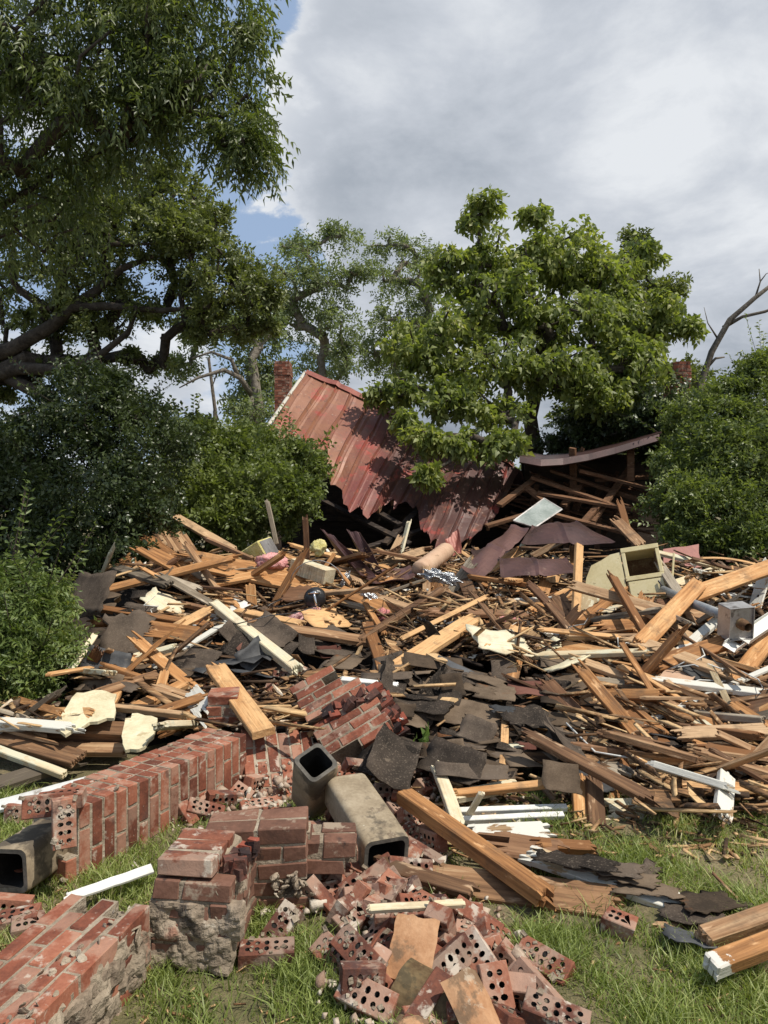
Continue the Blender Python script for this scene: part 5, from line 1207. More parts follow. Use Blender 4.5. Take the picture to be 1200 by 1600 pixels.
def shards(name, n, region, size, m, label, dz, seed):
    rd = random.Random(seed); V = []; Fc = []
    for i in range(n):
        u, v = region(rd); p = np.array(HIT(u, v, rd.uniform(*dz))); k = 5; a0 = rd.uniform(0, 6); L = rd.uniform(*size); W = L * rd.uniform(.2, .7)
        nv = nrmz(np.array([rd.gauss(0, .4), rd.gauss(-.2, .4), 1.0])); ax = nrmz(np.cross(nv, [rd.gauss(0, 1), rd.gauss(0, 1), .1])); ay = np.cross(nv, ax)
        ring = [p + ax * math.cos(a) * L * rd.uniform(.6, 1.1) + ay * math.sin(a) * W * rd.uniform(.6, 1.1) + nv * rd.gauss(0, .08) * L for a in (0, 1.1, 2.3, 3.5, 4.9)]
        th = rd.uniform(.003, .014); b = len(V); V += ring + [q - nv * th for q in ring]
        Fc += [(b, b + 1, b + 2, b + 3), (b, b + 3, b + 4, b + 4), (b + 5, b + 8, b + 7, b + 6)] if False else []
        Fc += [(b + j, b + 5 + j, b + 5 + (j + 1) % 5, b + (j + 1) % 5) for j in range(5)] + [(b, b + 1, b + 2, b + 3), (b + 5, b + 8, b + 7, b + 6)]
        Fc += [(b, b + 3, b + 4), (b + 5, b + 9, b + 8)]
    me = bpy.data.meshes.new(name); me.from_pydata([tuple(q) for q in V], [], Fc); return tag(add(name, me, M[m]), label, 'scraps', kind='stuff')
shards('board_scraps', 650, reg_heap, (.03, .15), 'chips', 'broken flat scraps of wood over the whole heap', (.02, .16), 41)
splinters('lath_debris', 800, reg_heap, (.2, .7), (.018, .06), (.005, .018), 'chips', 'long thin laths and split strips all over the heap', (.0, .22), 51, angh)
shards('plaster_debris', 420, reg_heap, (.02, .08), 'mixedbits', 'pale scraps of plaster and paper strewn over the heap', (.03, .15), 42)
splinters('wood_slivers', 500, lambda rd: (rd.uniform(640, 1200), 1230 + 110 * rd.random() ** 1.4), (.03, .25), (.004, .03), (.003, .012), 'chips', 'slivers of wood along the front edge of the heap', (0, .04), 8)

# ------------------------------------------------------------------ shingles, felt and sheets
def sheet(u, v, l_, w_, yaw, m, label, name='shingle', cat='shingle', dz=.05, pitch=0, roll=0, curl=0.0, curlx=0.0, rag=.03, seed=1, th=.004, group='roof shingles and felt scraps on the heap', n=8, y=None, follow=True, fold=0.0, smooth=True):
    p = HIT(u, v, dz) if y is None else P(u, v, y); rd = random.Random(seed); rows = []
    ph = rd.uniform(0, 6)
    e_ = .06; gx_ = float(H(p.x + e_, p.y) - H(p.x - e_, p.y)) / (2 * e_); gy_ = float(H(p.x, p.y + e_) - H(p.x, p.y - e_)) / (2 * e_)
    for i in range(n + 1):
        row = []
        for j in range(n + 1):
            a, b_ = i / n - .5, j / n - .5; x, y_ = b_ * l_, a * w_
            if i in (0, n): y_ += (-1 if i == 0 else 1) * rd.uniform(-rag, rag * .6) * 1.0
            if j in (0, n): x += (-1 if j == 0 else 1) * rd.uniform(-rag, rag * .6)
            z = curl * ((a + .5) ** 2) * w_ * 1.2 + curlx * ((b_ + .5) ** 2) * l_ * 1.2 + .014 * l_ * math.sin(b_ * 7 + ph) * math.sin(a * 5 + ph) * (1 if rag > 0 else .2)
            if curl: y_ -= abs(curl) * .35 * w_ * (a + .5) ** 2
            z += fold * abs(b_) * l_
            row.append(Vector((x, y_, z)))
        rows.append(row)
    o = sheet_pts(rows, None, '', thick=th).build(name, M[m], None, smooth)
    base_ = frame(p, (1, 0, gx_), (-gx_, -gy_, 1)) if follow else Matrix.Translation(p)
    o.matrix_world = base_ @ E(yaw, pitch, roll)
    return tag(o, label, cat, group)
SH = [
 (715, 1110, .62, .34, -12, 'shinglebrown', 'large rust-stained shingle sheet in the middle of the dark patch', dict(dz=.12, pitch=4, roll=2, rag=.04)),
 (760, 1062, .30, .13, -22, 'shinglebrown', 'brown shingle tab lying on the dark patch', dict(dz=.17, roll=4)),
 (745, 1078, .26, .10, -20, 'shinglebrown', 'lower brown shingle tab lying on the dark patch', dict(dz=.16, roll=4)),
 (785, 1108, .16, .10, -5, 'felt', 'blue-black shingle scrap beside the shingle strip', dict(dz=.15)),
 (830, 1075, .34, .34, 4, 'shinglered', 'reddish shingle patch at the top of the shingle strip', dict(dz=.13, rag=.02)),
 (825, 1120, .32, .30, 2, 'shingle', 'torn black shingle layer on the shingle strip', dict(dz=.15, rag=.05)),
 (825, 1180, .30, .36, 3, 'shinglebrown', 'long brown shingle panel at the bottom of the shingle strip', dict(dz=.12, rag=.01)),
 (832, 1165, .14, .12, 10, 'shinglered', 'small dark red shingle patch on the shingle strip', dict(dz=.15)),
 (858, 1140, .26, .30, -60, 'shingle', 'shingle curling over at the right of the shingle strip', dict(dz=.18, curl=-.9, rag=.01, roll=10)),
 (902, 1195, .34, .20, -20, 'felt', 'flat black felt lying right of the shingle strip', dict(dz=.07, rag=.05)),
 (705, 1170, .36, .24, 20, 'shingle', 'curled black shingle beside the green weed', dict(dz=.10, curl=-.4, rag=.05)),
 (690, 1000, .22, .22, -60, 'felt', 'black felt standing curled above the dark shingle patch', dict(dz=.18, curl=1.0, roll=40, rag=.02)),
 (360, 1020, .62, .34, 18, 'felt', 'broad black felt draped below the cream painted post', dict(dz=.20, curl=-.5, rag=.06)),
 (405, 1040, .44, .34, -25, 'felt', 'shiny curled black felt next to the tilted brick chunk', dict(dz=.16, curl=-.7, roll=-10, rag=.03)),
 (500, 1010, .75, .3, -8, 'shingle', 'long black shingle strip below the orange plank in the left centre', dict(dz=.12, rag=.05)),
 (200, 990, .40, .45, 15, 'shingle', 'black shingle sheet hanging on the left slope of the heap', dict(dz=.22, roll=25, rag=.06)),
 (160, 1000, .4, .3, -20, 'shinglebrown', 'brown shingle at the far left of the heap', dict(dz=.15, roll=15)),
 (140, 925, .5, .4, -30, 'shingle', 'black tarred sheet at the upper left corner of the heap', dict(dz=.35, roll=35)),
 (1060, 1142, .36, .26, -22, 'felt', 'curled tar felt between the thick plank and the flat board scrap', dict(dz=.12, curl=-.9, rag=.01)),
 (1112, 1055, .34, .32, 30, 'felt', 'dark felt behind the pinkish board', dict(dz=.16, rag=.03, roll=15)),
 (1135, 1090, .46, .28, -25, 'felt', 'black felt with a pale stripe below the pinkish board', dict(dz=.12, rag=.03)),
 (1095, 1135, .3, .2, -10, 'felt', 'small dark felt under the long plank on the right', dict(dz=.08)),
 (1185, 1085, .4, .3, 10, 'shingle', 'grey-black shingle near the right edge', dict(dz=.07)),
 (900, 1345, .34, .12, -18, 'shingle', 'upper shingle tab of the strip of scraps leading into the lawn', dict(dz=.13)),
 (945, 1355, .30, .14, -22, 'shingle', 'second shingle tab in the strip of scraps leading into the lawn', dict(dz=.11)),
 (985, 1372, .24, .10, -20, 'shinglebrown', 'brown shingle tab near the end of the strip of scraps', dict(dz=.08)),
 (1010, 1390, .26, .10, -15, 'shinglebrown', 'lowest brown shingle tab in the strip of scraps', dict(dz=.06)),
 (1000, 1362, .22, .08, 25, 'shingle', 'upright torn shingle beside the strip of scraps', dict(dz=.05, roll=25)),
 (1105, 1410, .24, .16, 12, 'shinglebrown', 'granular brown shingle lying alone on the lawn', dict(dz=.05, rag=.03)),
 (1085, 1430, .26, .15, -8, 'shingle', 'dark shingle under the granular brown one on the lawn', dict(dz=.035, rag=.04)),
 (1080, 1465, .18, .13, -25, 'felt', 'blue-black felt sheet beside the ends of the two corner beams', dict(dz=.05, rag=.02, roll=-8)),
 (1150, 1415, .2, .07, -30, 'shingle', 'narrow shingle scrap at the right of the lone brown shingle', dict(dz=.03)),
 (935, 1215, .26, .2, 40, 'felt', 'black felt tongue hanging at the edge of the lawn', dict(dz=.10, roll=20)),
]
for i, (u, v, l_, w_, yw, mm, lab, kw) in enumerate(SH): sheet(u, v, l_, w_, yw, mm, lab, seed=i + 10, **kw)
rs = random.Random(31)
for k in range(255):
    if k < 190: u = rs.uniform(600, 890); v = rs.uniform(1035, 1225)
    elif k < 216: u = rs.uniform(290, 600); v = rs.uniform(985, 1050)
    elif k < 238: u = rs.uniform(140, 300); v = rs.uniform(910, 1080)
    else: u = rs.uniform(860, 1200); v = rs.uniform(1000, 1220)
    if 785 < u < 870 and v > 1040: continue
    if 650 < u < 790 and 1085 < v < 1150: continue
    if 620 < u < 690 and v > 1150: continue
    mm = rs.choices(['shingle', 'shinglebrown', 'felt', 'shinglered'], [52, 40, 5, 3])[0]; l_ = rs.uniform(.16, .48); w_ = rs.uniform(.10, .26)
    yw = rs.gauss(-14, 16) + rs.choice([0, 0, 0, 90])
    crl = rs.choice([0, 0, .15, .3, -.4, -.6, .5])
    sheet(u, v, l_, w_, yw, mm, '%s %s shingle %s %s' % ('large' if l_ > .32 else 'small', {'shingle': 'black', 'shinglebrown': 'brown', 'felt': 'smooth dark', 'shinglered': 'reddish'}[mm], 'curled' if crl else 'flat', where(u, v)),
          seed=200 + k, dz=rs.uniform(.05, .17), pitch=rs.gauss(0, 6), roll=rs.gauss(0, 7), curl=crl, rag=rs.uniform(.004, .022), n=6)
def flakes(name, n, region, size, m, label, cat, seed):
    rd = random.Random(seed); pts = np.array([HIT(*region(rd), rd.uniform(.02, .13)) for _ in range(n)]); s_ = rng.uniform(*size, (n, 2))
    return rocks(name, pts, np.stack([s_[:, 0], s_[:, 1] * .8, np.full(n, .006)], -1), M[m], label, cat)

# pale slabs and odd pieces
def slab_poly(name, label, cat, pts, y0, y1, m, th=.02, dz=.0):
    """irregular flat board: outline given by directions, laid on one plane"""
    vmin = min(p[1] for p in pts); vmax = max(p[1] for p in pts); top = []
    A = P(600, vmin, y1); B = P(600, vmax, y0); 
    for (u, v) in pts:
        f = (v - vmin) / max(1, vmax - vmin); 
        # intersect the ray with the plane through the two depth lines
        n_ = Vector((0, (B - A).z, -(B - A).y)); ray = P(u, v, 1.0) - Vector((0, 0, CAMH)); o_ = Vector((0, 0, CAMH)); t_ = (A - o_).dot(n_) / ray.dot(n_); top.append(o_ + ray * t_)
    nn = Vector((0, -(B - A).z, (B - A).y)).normalized()
    if nn.z < 0: nn = -nn
    mb = MB(); dn = [p - nn * th for p in top]; c0 = sum(top, Vector()) / len(top)
    b0 = mb.verts(top); b1 = mb.verts(dn); k = len(pts); mb.face([b0 + i for i in range(k)]); mb.face([b1 + i for i in range(k)][::-1])
    for i in range(k): mb.face((b0 + i, b1 + i, b1 + (i + 1) % k, b0 + (i + 1) % k))
    mb.v = [tuple(Vector(p) - c0) for p in mb.v]; o = mb.build(name, M[m], None); o.location = c0
    return tag(o, label, cat)
def ragged(pts, amp=2.5, seed=1, n=3):
    rd = random.Random(seed); out = []
    for i in range(len(pts)):
        a, b_ = pts[i], pts[(i + 1) % len(pts)]
        for k in range(n): f = k / n; out.append((a[0] + (b_[0] - a[0]) * f + (rd.uniform(-amp, amp) if k else 0), a[1] + (b_[1] - a[1]) * f + (rd.uniform(-amp, amp) if k else 0)))
    return out
slab_poly('plaster_slab', 'large ragged cream plaster slab on the left of the heap', 'plaster slab', ragged([(120, 1082), (158, 1078), (182, 1084), (178, 1122), (140, 1128), (102, 1148), (84, 1128), (100, 1110)], seed=1), 4.45, 5.0, 'plaster', .02)
slab_poly('plaster_slab', 'smaller cream plaster slab right of the large one', 'plaster slab', ragged([(196, 1122), (215, 1114), (246, 1122), (240, 1150), (218, 1170), (196, 1172), (190, 1150)], seed=2), 4.25, 4.65, 'plaster', .02)
slab_poly('pinkish_board', 'smooth pinkish tan board scrap in the right part of the heap', 'board', ragged([(1050, 1036), (1088, 1029), (1101, 1036), (1098, 1045), (1080, 1064), (1062, 1065), (1030, 1058)], 1.2, seed=3), 5.35, 5.8, 'pinkboard', .012)
slab_poly('plaster_scrap', 'torn white paper-like scrap in the right centre of the heap', 'scrap', ragged([(886, 1018), (905, 1017), (930, 1028), (944, 1036), (925, 1040), (900, 1030)], 2, seed=4), 6.1, 6.5, 'plaster', .006)
slab_poly('plaster_scrap', 'torn white paper scrap hanging above the lawn edge', 'scrap', ragged([(968, 1192), (985, 1180), (1002, 1200), (1005, 1228), (990, 1222), (975, 1212)], 3, seed=5), 4.2, 4.5, 'white', .004)
slab_poly('plaster_scrap', 'white painted scrap at the right edge above the lawn', 'scrap', ragged([(1165, 1190), (1205, 1176), (1210, 1198), (1172, 1206)], 2, seed=6), 4.5, 4.7, 'white', .006)
slab_poly('plaster_scrap', 'cream triangular scrap at the right edge of the lawn', 'scrap', ragged([(1188, 1248), (1212, 1235), (1212, 1262), (1175, 1258)], 2, seed=7), 4.05, 4.2, 'plaster', .006)
slab_poly('plaster_slab', 'pale dusty plywood corner at the edge of the lawn', 'board', ragged([(1025, 1256), (1040, 1238), (1098, 1272), (1030, 1274)], 1, seed=8), 3.9, 4.2, 'plaster', .01)
slab_poly('wall_fragment', 'brown shingled wall fragment behind the cream cabinet', 'wall fragment', ragged([(1036, 858), (1092, 850), (1096, 892), (1036, 894)], 1.5, seed=9), 8.6, 8.8, 'redmetal', .04)

def metal_sheet(label, pts4, m='paintmetal', sag=.05, nu=10, nv=8, rib=3, seed=1, name='metal_sheet', group='maroon roof sheets on the heap'):
    a, b_, c_, d_ = [P(*p) for p in pts4]; rd = random.Random(seed); rows = []
    for i in range(nv + 1):
        row = []
        for j in range(nu * rib + 1):
            f, g = j / (nu * rib), i / nv; q = a.lerp(b_, f).lerp(d_.lerp(c_, f), g)
            q = q + Vector((0, 0, -sag * math.sin(f * math.pi) * math.sin(g * math.pi) + (.018 if j % nu == 0 else 0) + .01 * math.sin(f * 11 + g * 7 + seed)))
            if i in (0, nv): q += (rows[0][0] - q) * 0 if rows else Vector(); q.x += rd.uniform(-.012, .012)
            row.append(q)
        rows.append(row)
    c0 = sum((a, b_, c_, d_), Vector()) / 4
    mb = sheet_pts(rows, None, '', thick=.004); mb.v = [tuple(Vector(p) - c0) for p in mb.v]; o = mb.build(name, M[m], None); o.location = c0
    return tag(o, label, 'metal sheet', group)
metal_sheet('long maroon roof sheet sloping down to the left in the centre', [(718, 888, 8.2), (800, 822, 9.4), (826, 828, 9.2), (750, 908, 7.9)], sag=-.04, rib=2, seed=2)
metal_sheet('gabled maroon roof sheet peaking in the middle', [(832, 822, 9.8), (900, 816, 10), (962, 850, 9.0), (815, 850, 9.0)], sag=-.12, rib=2, seed=3)
metal_sheet('low maroon roof sheet with an orange rusty end', [(780, 871, 8.4), (885, 874, 8.5), (905, 896, 7.9), (782, 902, 7.8)], sag=-.06, rib=2, seed=4)
metal_sheet('dark curved maroon sheet strip rising left of the centre', [(500, 826, 9.6), (520, 838, 9.5), (592, 905, 8.2), (565, 900, 8.2)], sag=.10, rib=1, seed=5)
metal_sheet('second dark sheet fin standing right of the first', [(540, 828, 9.6), (562, 832, 9.5), (600, 900, 8.6), (582, 890, 8.7)], sag=.1, rib=1, seed=6)
metal_sheet('twisted brown sheet scrap under the torn edge of the roof', [(696, 845, 10.2), (716, 826, 10.4), (722, 862, 10), (700, 872, 9.8)], m='redmetal', sag=.1, rib=1, seed=7)
metal_sheet('crumpled maroon sheet at the foot of the dark opening', [(560, 895, 8.6), (640, 885, 9), (650, 902, 8.4), (575, 912, 8.2)], sag=.08, rib=1, seed=8)
metal_sheet('flat maroon sheet half buried right of the foil duct', [(735, 860, 9.6), (790, 850, 9.9), (800, 868, 9.4), (745, 880, 9)], sag=.02, rib=1, seed=9)

# window sash with dusty glass on the right of the roof
o = empty('metal_tray', P(840, 800, 11.2), 'dented grey metal panel with a raised rim resting above the gabled maroon sheet', 'panel')
a, b_, c_, d_ = P(802, 814, 11), P(850, 779, 11.6), P(878, 796, 11.4), P(836, 824, 10.9)
mb = MB(); L4 = [a, b_, c_, d_]; c0 = o.location
for i in range(4): mb.tube([L4[i] - c0, L4[(i + 1) % 4] - c0], .014, 4)
mb.build('rim', M['galv'], o)
mb = MB(); nn = (b_ - a).cross(d_ - a).normalized() * .006; b0 = mb.verts([p - c0 for p in L4]); b1 = mb.verts([p - c0 - nn for p in L4]); mb.face((b0, b0 + 1, b0 + 2, b0 + 3)); mb.face((b1 + 3, b1 + 2, b1 + 1, b1))
for i in range(4): mb.face((b0 + i, b1 + i, b1 + (i + 1) % 4, b0 + (i + 1) % 4))
mb.build('sheet', M['glass'], o)

# cream cabinet
cab = empty('cabinet', (0, 0, 0), 'broken cream green metal cabinet with an open drawer bay on the right of the heap', 'cabinet')
cab.matrix_world = Matrix.Translation(P(978, 898, 7.5)) @ E(-16, -10, -24) @ Matrix.Scale(.97, 4)
mb = MB(); Wc, Hc, Dc = .56, .52, .42
# torn side panel to the left (sheet)
out_ = [(-.42, -.27), (-.02, -.30), (-.02, .25), (-.12, .24), (-.22, .19), (-.33, .15), (-.40, .02), (-.44, -.12)]
b0 = mb.verts([(x, -.02, z) for x, z in out_]); b1 = mb.verts([(x, .0, z) for x, z in out_]); k = len(out_)
mb.face([b0 + i for i in range(k)]); mb.face([b1 + i for i in range(k)][::-1])
for i in range(k): mb.face((b0 + i, b1 + i, b1 + (i + 1) % k, b0 + (i + 1) % k))
mb.build('side_panel', M['cream'], cab)
mb = MB()
x0, x1, z0, z1 = 0.0, .36, -.30, .28
for (c_, d_) in [(((x0 + x1) / 2, .17, z1), (x1 - x0, .36, .02)), (((x0 + x1) / 2, .17, z0), (x1 - x0, .36, .02)), ((x0 + .01, .17, 0), (.02, .356, z1 - z0 - .022)), ((x1 - .01, .17, 0), (.02, .356, z1 - z0 - .022)), (((x0 + x1) / 2, .17, -.06), (x1 - x0 - .045, .35, .02)),
                 (((x0 + x1) / 2, -.022, z1 - .02), (x1 - x0 + .02, .025, .05)), (((x0 + x1) / 2, -.022, -.06), (x1 - x0 + .02, .025, .05)), ((x0 + .01, -.02, .1), (.04, .02, .27)), ((x1 - .01, -.02, .1), (.04, .02, .27))]:
    mb.box(c_, d_, cham=.004, jit=.002)
mb.build('carcass', M['cream'], cab)
mb = MB(); mb.box((.18, .345, 0), (.32, .01, .54)); mb.build('back_panel', M['rustin'], cab)
mb = MB(); mb.box((.18, -.02, -.19), (.345, .02, .20), cham=.006); mb.build('drawer_front', M['cream'], cab)
mb = MB(); mb.tube([(.30, -.05, -.13), (.32, -.06, -.19), (.30, -.05, -.25)], .01, 6); mb.build('handle', M['black'], cab)
mb = MB()
for k in range(8): mb.box((x1 - .035, .03 + k * .035, .12), (.012, .012, .20 - .008 * k))
mb.build('vent_slats', M['rustin'], cab)
mb = MB(); mb.box((.46, .15, -.03), (.02, .30, .40), Matrix.Rotation(.25, 3, 'Y'), cham=.004); mb.build('door', M['cream'], cab)

# steel pipe with square vent box
ob = empty('vent_pipe', P(1150, 970, 5.7), 'grey steel pipe with a square metal vent box at its end on the right', 'pipe')
c0 = ob.location; mb = MB(); mb.tube([P(1036, 922, 7.2) - c0, P(1080, 942, 6.7) - c0, P(1142, 966, 6.0) - c0], .042, 14); mb.build('pipe', M['steel'], ob, True)
fm = frame((0, 0, 0), Vector((1, .15, .06)), Vector((-.25, .9, .15))); bx = MB()
bm_ = fm.to_3x3(); cc = P(1157, 974, 5.8) - c0; w_ = .205
for (c_, d_) in [((0, w_ / 2, .06), (w_, .004, .16)), ((0, -w_ / 2, .06), (w_, .004, .16)), ((w_ / 2, 0, .06), (.004, w_ - .006, .16)), ((-w_ / 2, 0, .06), (.004, w_ - .006, .16)), ((0, 0, 0), (w_ - .01, w_ - .01, .004))]:
    bx.box(bm_ @ Vector((c_[0], c_[1] * 1.25, c_[2])) + cc, (d_[0], d_[1] * 1.25, d_[2]), bm_, jit=.002)
bx.build('vent_box', M['galv'], ob)
mb = MB(); ax3 = bm_ @ Vector((0, 0, -1))
mb.tube([cc, cc + ax3 * .05, cc + ax3 * .055, cc + ax3 * .10], [.045, .045, .034, .034], 14, caps=False); mb.tube([cc + ax3 * .10, cc + ax3 * .02], [.034, .027], 14, caps=False); mb.build('collar', M['rustin'], ob, True)
# white gutter pieces
def channel(label, a, b_, w_, m='white', name='gutter'):
    d = b_ - a; L = d.length; mb = MB(); mb.box((0, 0, 0), (L, w_, .003)); mb.box((0, w_ / 2, .02), (L, .003, .045)); mb.box((0, -w_ / 2, .02), (L, .003, .045)); o = mb.build(name, M[m], None); o.matrix_world = frame((a + b_) / 2, d, (0, -.8, 1)); return tag(o, label, 'gutter')
channel('white metal gutter rising to the right edge behind the vent box', P(1160, 1000, 5.8), P(1235, 950, 6.3), .11)
channel('short piece of pale gutter under the vent box', P(1138, 1014, 5.7), P(1165, 996, 6.0), .10)
channel('grey metal rail lying over bricks beside the green weed', P(585, 1212, 4.55), P(662, 1188, 4.75), .05, 'steel', 'metal_rail')

# fluffy and crumpled things
def lump(name, label, cat, u, v, y, size, m, seed=1, rot=0, oct_=3, amp=.35):
    p = P(u, v, y) if y else HIT(u, v, size[2] * .4); import bmesh
    bm = bmesh.new(); bmesh.ops.create_icosphere(bm, subdivisions=4, radius=1)
    for q in bm.verts:
        n_ = noise.fractal(q.co * 1.7 + Vector((seed * 7.1, 0, 0)), .8, 2.2, oct_); q.co *= 1 + amp * n_ + .12 * noise.noise(q.co * 9)
        q.co = Vector((q.co.x * size[0], q.co.y * size[1], q.co.z * size[2]))
    me = bpy.data.meshes.new(name); bm.to_mesh(me); bm.free(); me.materials.append(M[m]); me.polygons.foreach_set('use_smooth', [m not in ('foil',)] * len(me.polygons))
    o = add(name, me, None); o.location = p; o.rotation_euler = (0, R(rot), 0); return tag(o, label, cat)
lump('insulation', 'upper tuft of pink insulation beside the yellow foam box', 'insulation', 424, 879, 8.0, (.16, .12, .10), 'pink', 1)
lump('insulation', 'lower tuft of pink insulation hanging over the orange plank', 'insulation', 472, 968, 6.9, (.20, .12, .08), 'pink', 2, -20)
lump('insulation', 'small pink insulation scrap next to the foil', 'insulation', 598, 962, 7.0, (.06, .05, .07), 'pink', 3, 20)
lump('insulation', 'faint pink scrap below the metal rail of wires', 'insulation', 795, 968, 7.0, (.10, .06, .03), 'pink', 8, 0)
lump('foam_piece', 'yellow foam scrap on top of the small wire loop', 'foam', 498, 856, 8.6, (.09, .06, .09), 'yellow', 4)
lump('foam_piece', 'bright yellow foam scrap behind the dark shingle patch', 'foam', 738, 998, 6.4, (.12, .07, .03), 'yellow', 5)
lump('foil_duct', 'crumpled silver foil duct in the centre of the heap', 'duct', 688, 902, 7.9, (.19, .09, .07), 'foil', 6, 15, amp=.5)
lump('foil_scrap', 'small crumpled foil scrap beside the central beam', 'foil', 580, 935, 7.3, (.10, .05, .05), 'foil', 7, 35, amp=.6)
lump('foil_scrap', 'bluish plastic scrap next to the bright yellow foam', 'plastic scrap', 715, 994, 6.5, (.07, .05, .045), 'foil', 9, 0, amp=.6)
lump('foil_scrap', 'tiny foil strip above the black motor', 'foil', 540, 905, 7.8, (.03, .03, .09), 'foil', 10, 25, amp=.6)
lump('plastic_bag', 'black plastic bag behind the curled felt', 'bag', 690, 975, 6.7, (.08, .07, .06), 'black', 11, 0, amp=.5)
lump('mortar_chunk', 'tall pale lump of mortar standing beside the open-mouthed flue', 'mortar chunk', 500, 1262, 3.9, (.045, .045, .09), 'mortar', 12)
# foam-lined box (white and yellow)
ob = empty('foam_box', (0, 0, 0), 'overturned box with crusty yellow foam beside the upper pink insulation', 'box'); ob.matrix_world = Matrix.Translation(P(405, 864, 8.4)) @ E(-25, -28, 10)
mb = MB(); mb.box((0, 0, 0), (.30, .30, .22), cham=.01, jit=.006); mb.build('shell', M['yellow'], ob)
mb = MB(); mb.box((.155, 0, 0), (.006, .26, .19), cham=.002); mb.build('lid', M['galv'], ob)
# ribbed terracotta pipe
ob = empty('ribbed_pipe', (0, 0, 0), 'pinkish ribbed clay pipe lying below the torn roof edge', 'pipe'); a = P(655, 892, 8.6); b_ = P(698, 860, 9.4); pts = [a.lerp(b_, k / 20) for k in range(21)]
mb = MB(); mb.tube(pts, [.10 + (.012 if k % 2 else 0) for k in range(21)], 14); ob.location = a; mb.v = [tuple(Vector(p) - a) for p in mb.v]; mb.build('shell', M['pinkboard'], ob, True)
# pale ribbed block with holes
ob = empty('ribbed_block', (0, 0, 0), 'pale ribbed box with nail holes in the upper centre left', 'box'); ob.matrix_world = Matrix.Translation(P(488, 892, 7.9)) @ E(-28, 14, 0)
mb = MB()
for k in range(13): mb.box((-.2 + k * .034, 0, 0), (.030, .2, .15), jit=.002)
mb.build('ribs', M['creamwood'], ob)
mb = MB(); mb.box((-.222, 0, 0), (.012, .205, .155), cham=.002)
mb.build('end_plate', M['creamwood'], ob)
# black motor with chrome tube
ob = empty('motor', P(492, 935, 7.0), 'round black motor with a bent chrome tube and a loop of wire', 'motor'); mb = MB()
mb.tube([(0, .1, 0), (0, -.02, 0), (0, -.05, 0), (0, -.07, 0)], [.10, .105, .09, .05], 20); mb.build('housing', M['black'], ob, True)
mb = MB(); mb.tube([(0, -.09, .07), (.01, -.12, .03), (.02, -.12, -.03), (.05, -.10, -.12)], .012, 8); mb.tube([(-.05, -.08, .05), (.0, -.11, .07), (.05, -.08, .06)], .012, 8); mb.build('chrome_tube', M['chrome'], ob, True)
mb = MB(); mb.tube([(.02 + .26 * math.sin(k * .32 - 1.4), 0, .12 + .24 * math.cos(k * .32 - 1.4)) for k in range(10)], .004, 5); mb.build('wire', M['steel'], ob, True)
# loose cables
def cable(label, pts, r=.005, m='black'):
    q = [HIT(u, v, dz) for u, v, dz in pts]; mb = MB(); mb.tube(q, r, 6); c0 = q[0].copy(); mb.v = [tuple(Vector(p) - c0) for p in mb.v]; o = mb.build('cable', M[m], None, True); o.location = c0; return tag(o, label, 'cable')
cable('thin black cable across the left centre of the heap', [(330, 968, .3), (370, 975, .25), (420, 962, .3), (460, 958, .25), (500, 945, .3)])
cable('thin wire over the white post and the left boards', [(325, 960, .35), (300, 985, .2), (270, 1000, .2)], .004)
cable('white cord snaking through the slats on the right', [(885, 1130, .12), (930, 1175, .15), (990, 1185, .15), (1040, 1190, .12), (1075, 1205, .1)], .006, 'white')
cable('rusty wire loop in the centre of the heap', [(600, 935, .2), (625, 950, .3), (640, 968, .2), (650, 985, .15)], .004, 'rustin')

rq = random.Random(91)
for k in range(12):
    u = rq.uniform(160, 1150); v = rq.uniform(890, 1130); pts = []
    for q in range(7): pts.append((u, v, rq.uniform(.14, .30))); u += rq.uniform(-30, 42); v += rq.uniform(-12, 16)
    c_ = rq.choice(['black', 'black', 'white', 'steel', 'rustin'])
    cable('thin %s wire tangled in the debris %s' % ({'black': 'black', 'white': 'white', 'steel': 'grey', 'rustin': 'rusty'}[c_], where(pts[0][0], pts[0][1])), pts, rq.uniform(.003, .006), c_)
for k in range(16):
    u = rq.uniform(180, 1160); v = rq.uniform(880, 1060)
    if in_shingle(u, v): v = rq.uniform(880, 970)
    mm = rq.choice(['pine', 'oldpine', 'creamwood', 'plaster', 'white', 'brownwood'])
    sheet(u, v, rq.uniform(.25, .6), rq.uniform(.16, .34), rq.uniform(-60, 60), mm, 'broken %s sheet piece %s' % ({'pine': 'golden plywood', 'oldpine': 'tan plywood', 'creamwood': 'pale plywood', 'plaster': 'cream wallboard', 'white': 'white wallboard', 'brownwood': 'dark plywood'}[mm], where(u, v)),
          name='panel_scrap', cat='sheet scrap', group='broken plywood and wallboard pieces', seed=400 + k, dz=rq.uniform(.08, .2), pitch=rq.gauss(0, 14), roll=rq.gauss(12, 14), rag=.035, th=.012, n=7)
for k in range(9):
    u = rq.uniform(300, 1100); v = rq.uniform(885, 1010); mm = rq.choice(['pink', 'pink', 'yellow', 'foil'])
    lump({'pink': 'insulation', 'yellow': 'foam_piece', 'foil': 'foil_scrap'}[mm], 'small %s %s' % ({'pink': 'pink insulation shred', 'yellow': 'yellow foam shred', 'foil': 'crumpled foil shred'}[mm], where(u, v)), {'pink': 'insulation', 'yellow': 'foam', 'foil': 'foil'}[mm], u, v, None,
         (rq.uniform(.03, .08), rq.uniform(.03, .05), rq.uniform(.02, .05)), mm, 50 + k, rq.uniform(-40, 40), amp=.7)
splinters('lawn_litter', 420, lambda rd: (rd.uniform(0, 1200), rd.uniform(1290, 1600)), (.015, .10), (.003, .014), (.002, .006), 'chips', 'stray splinters and chips scattered over the lawn', (0.0, .02), 61)

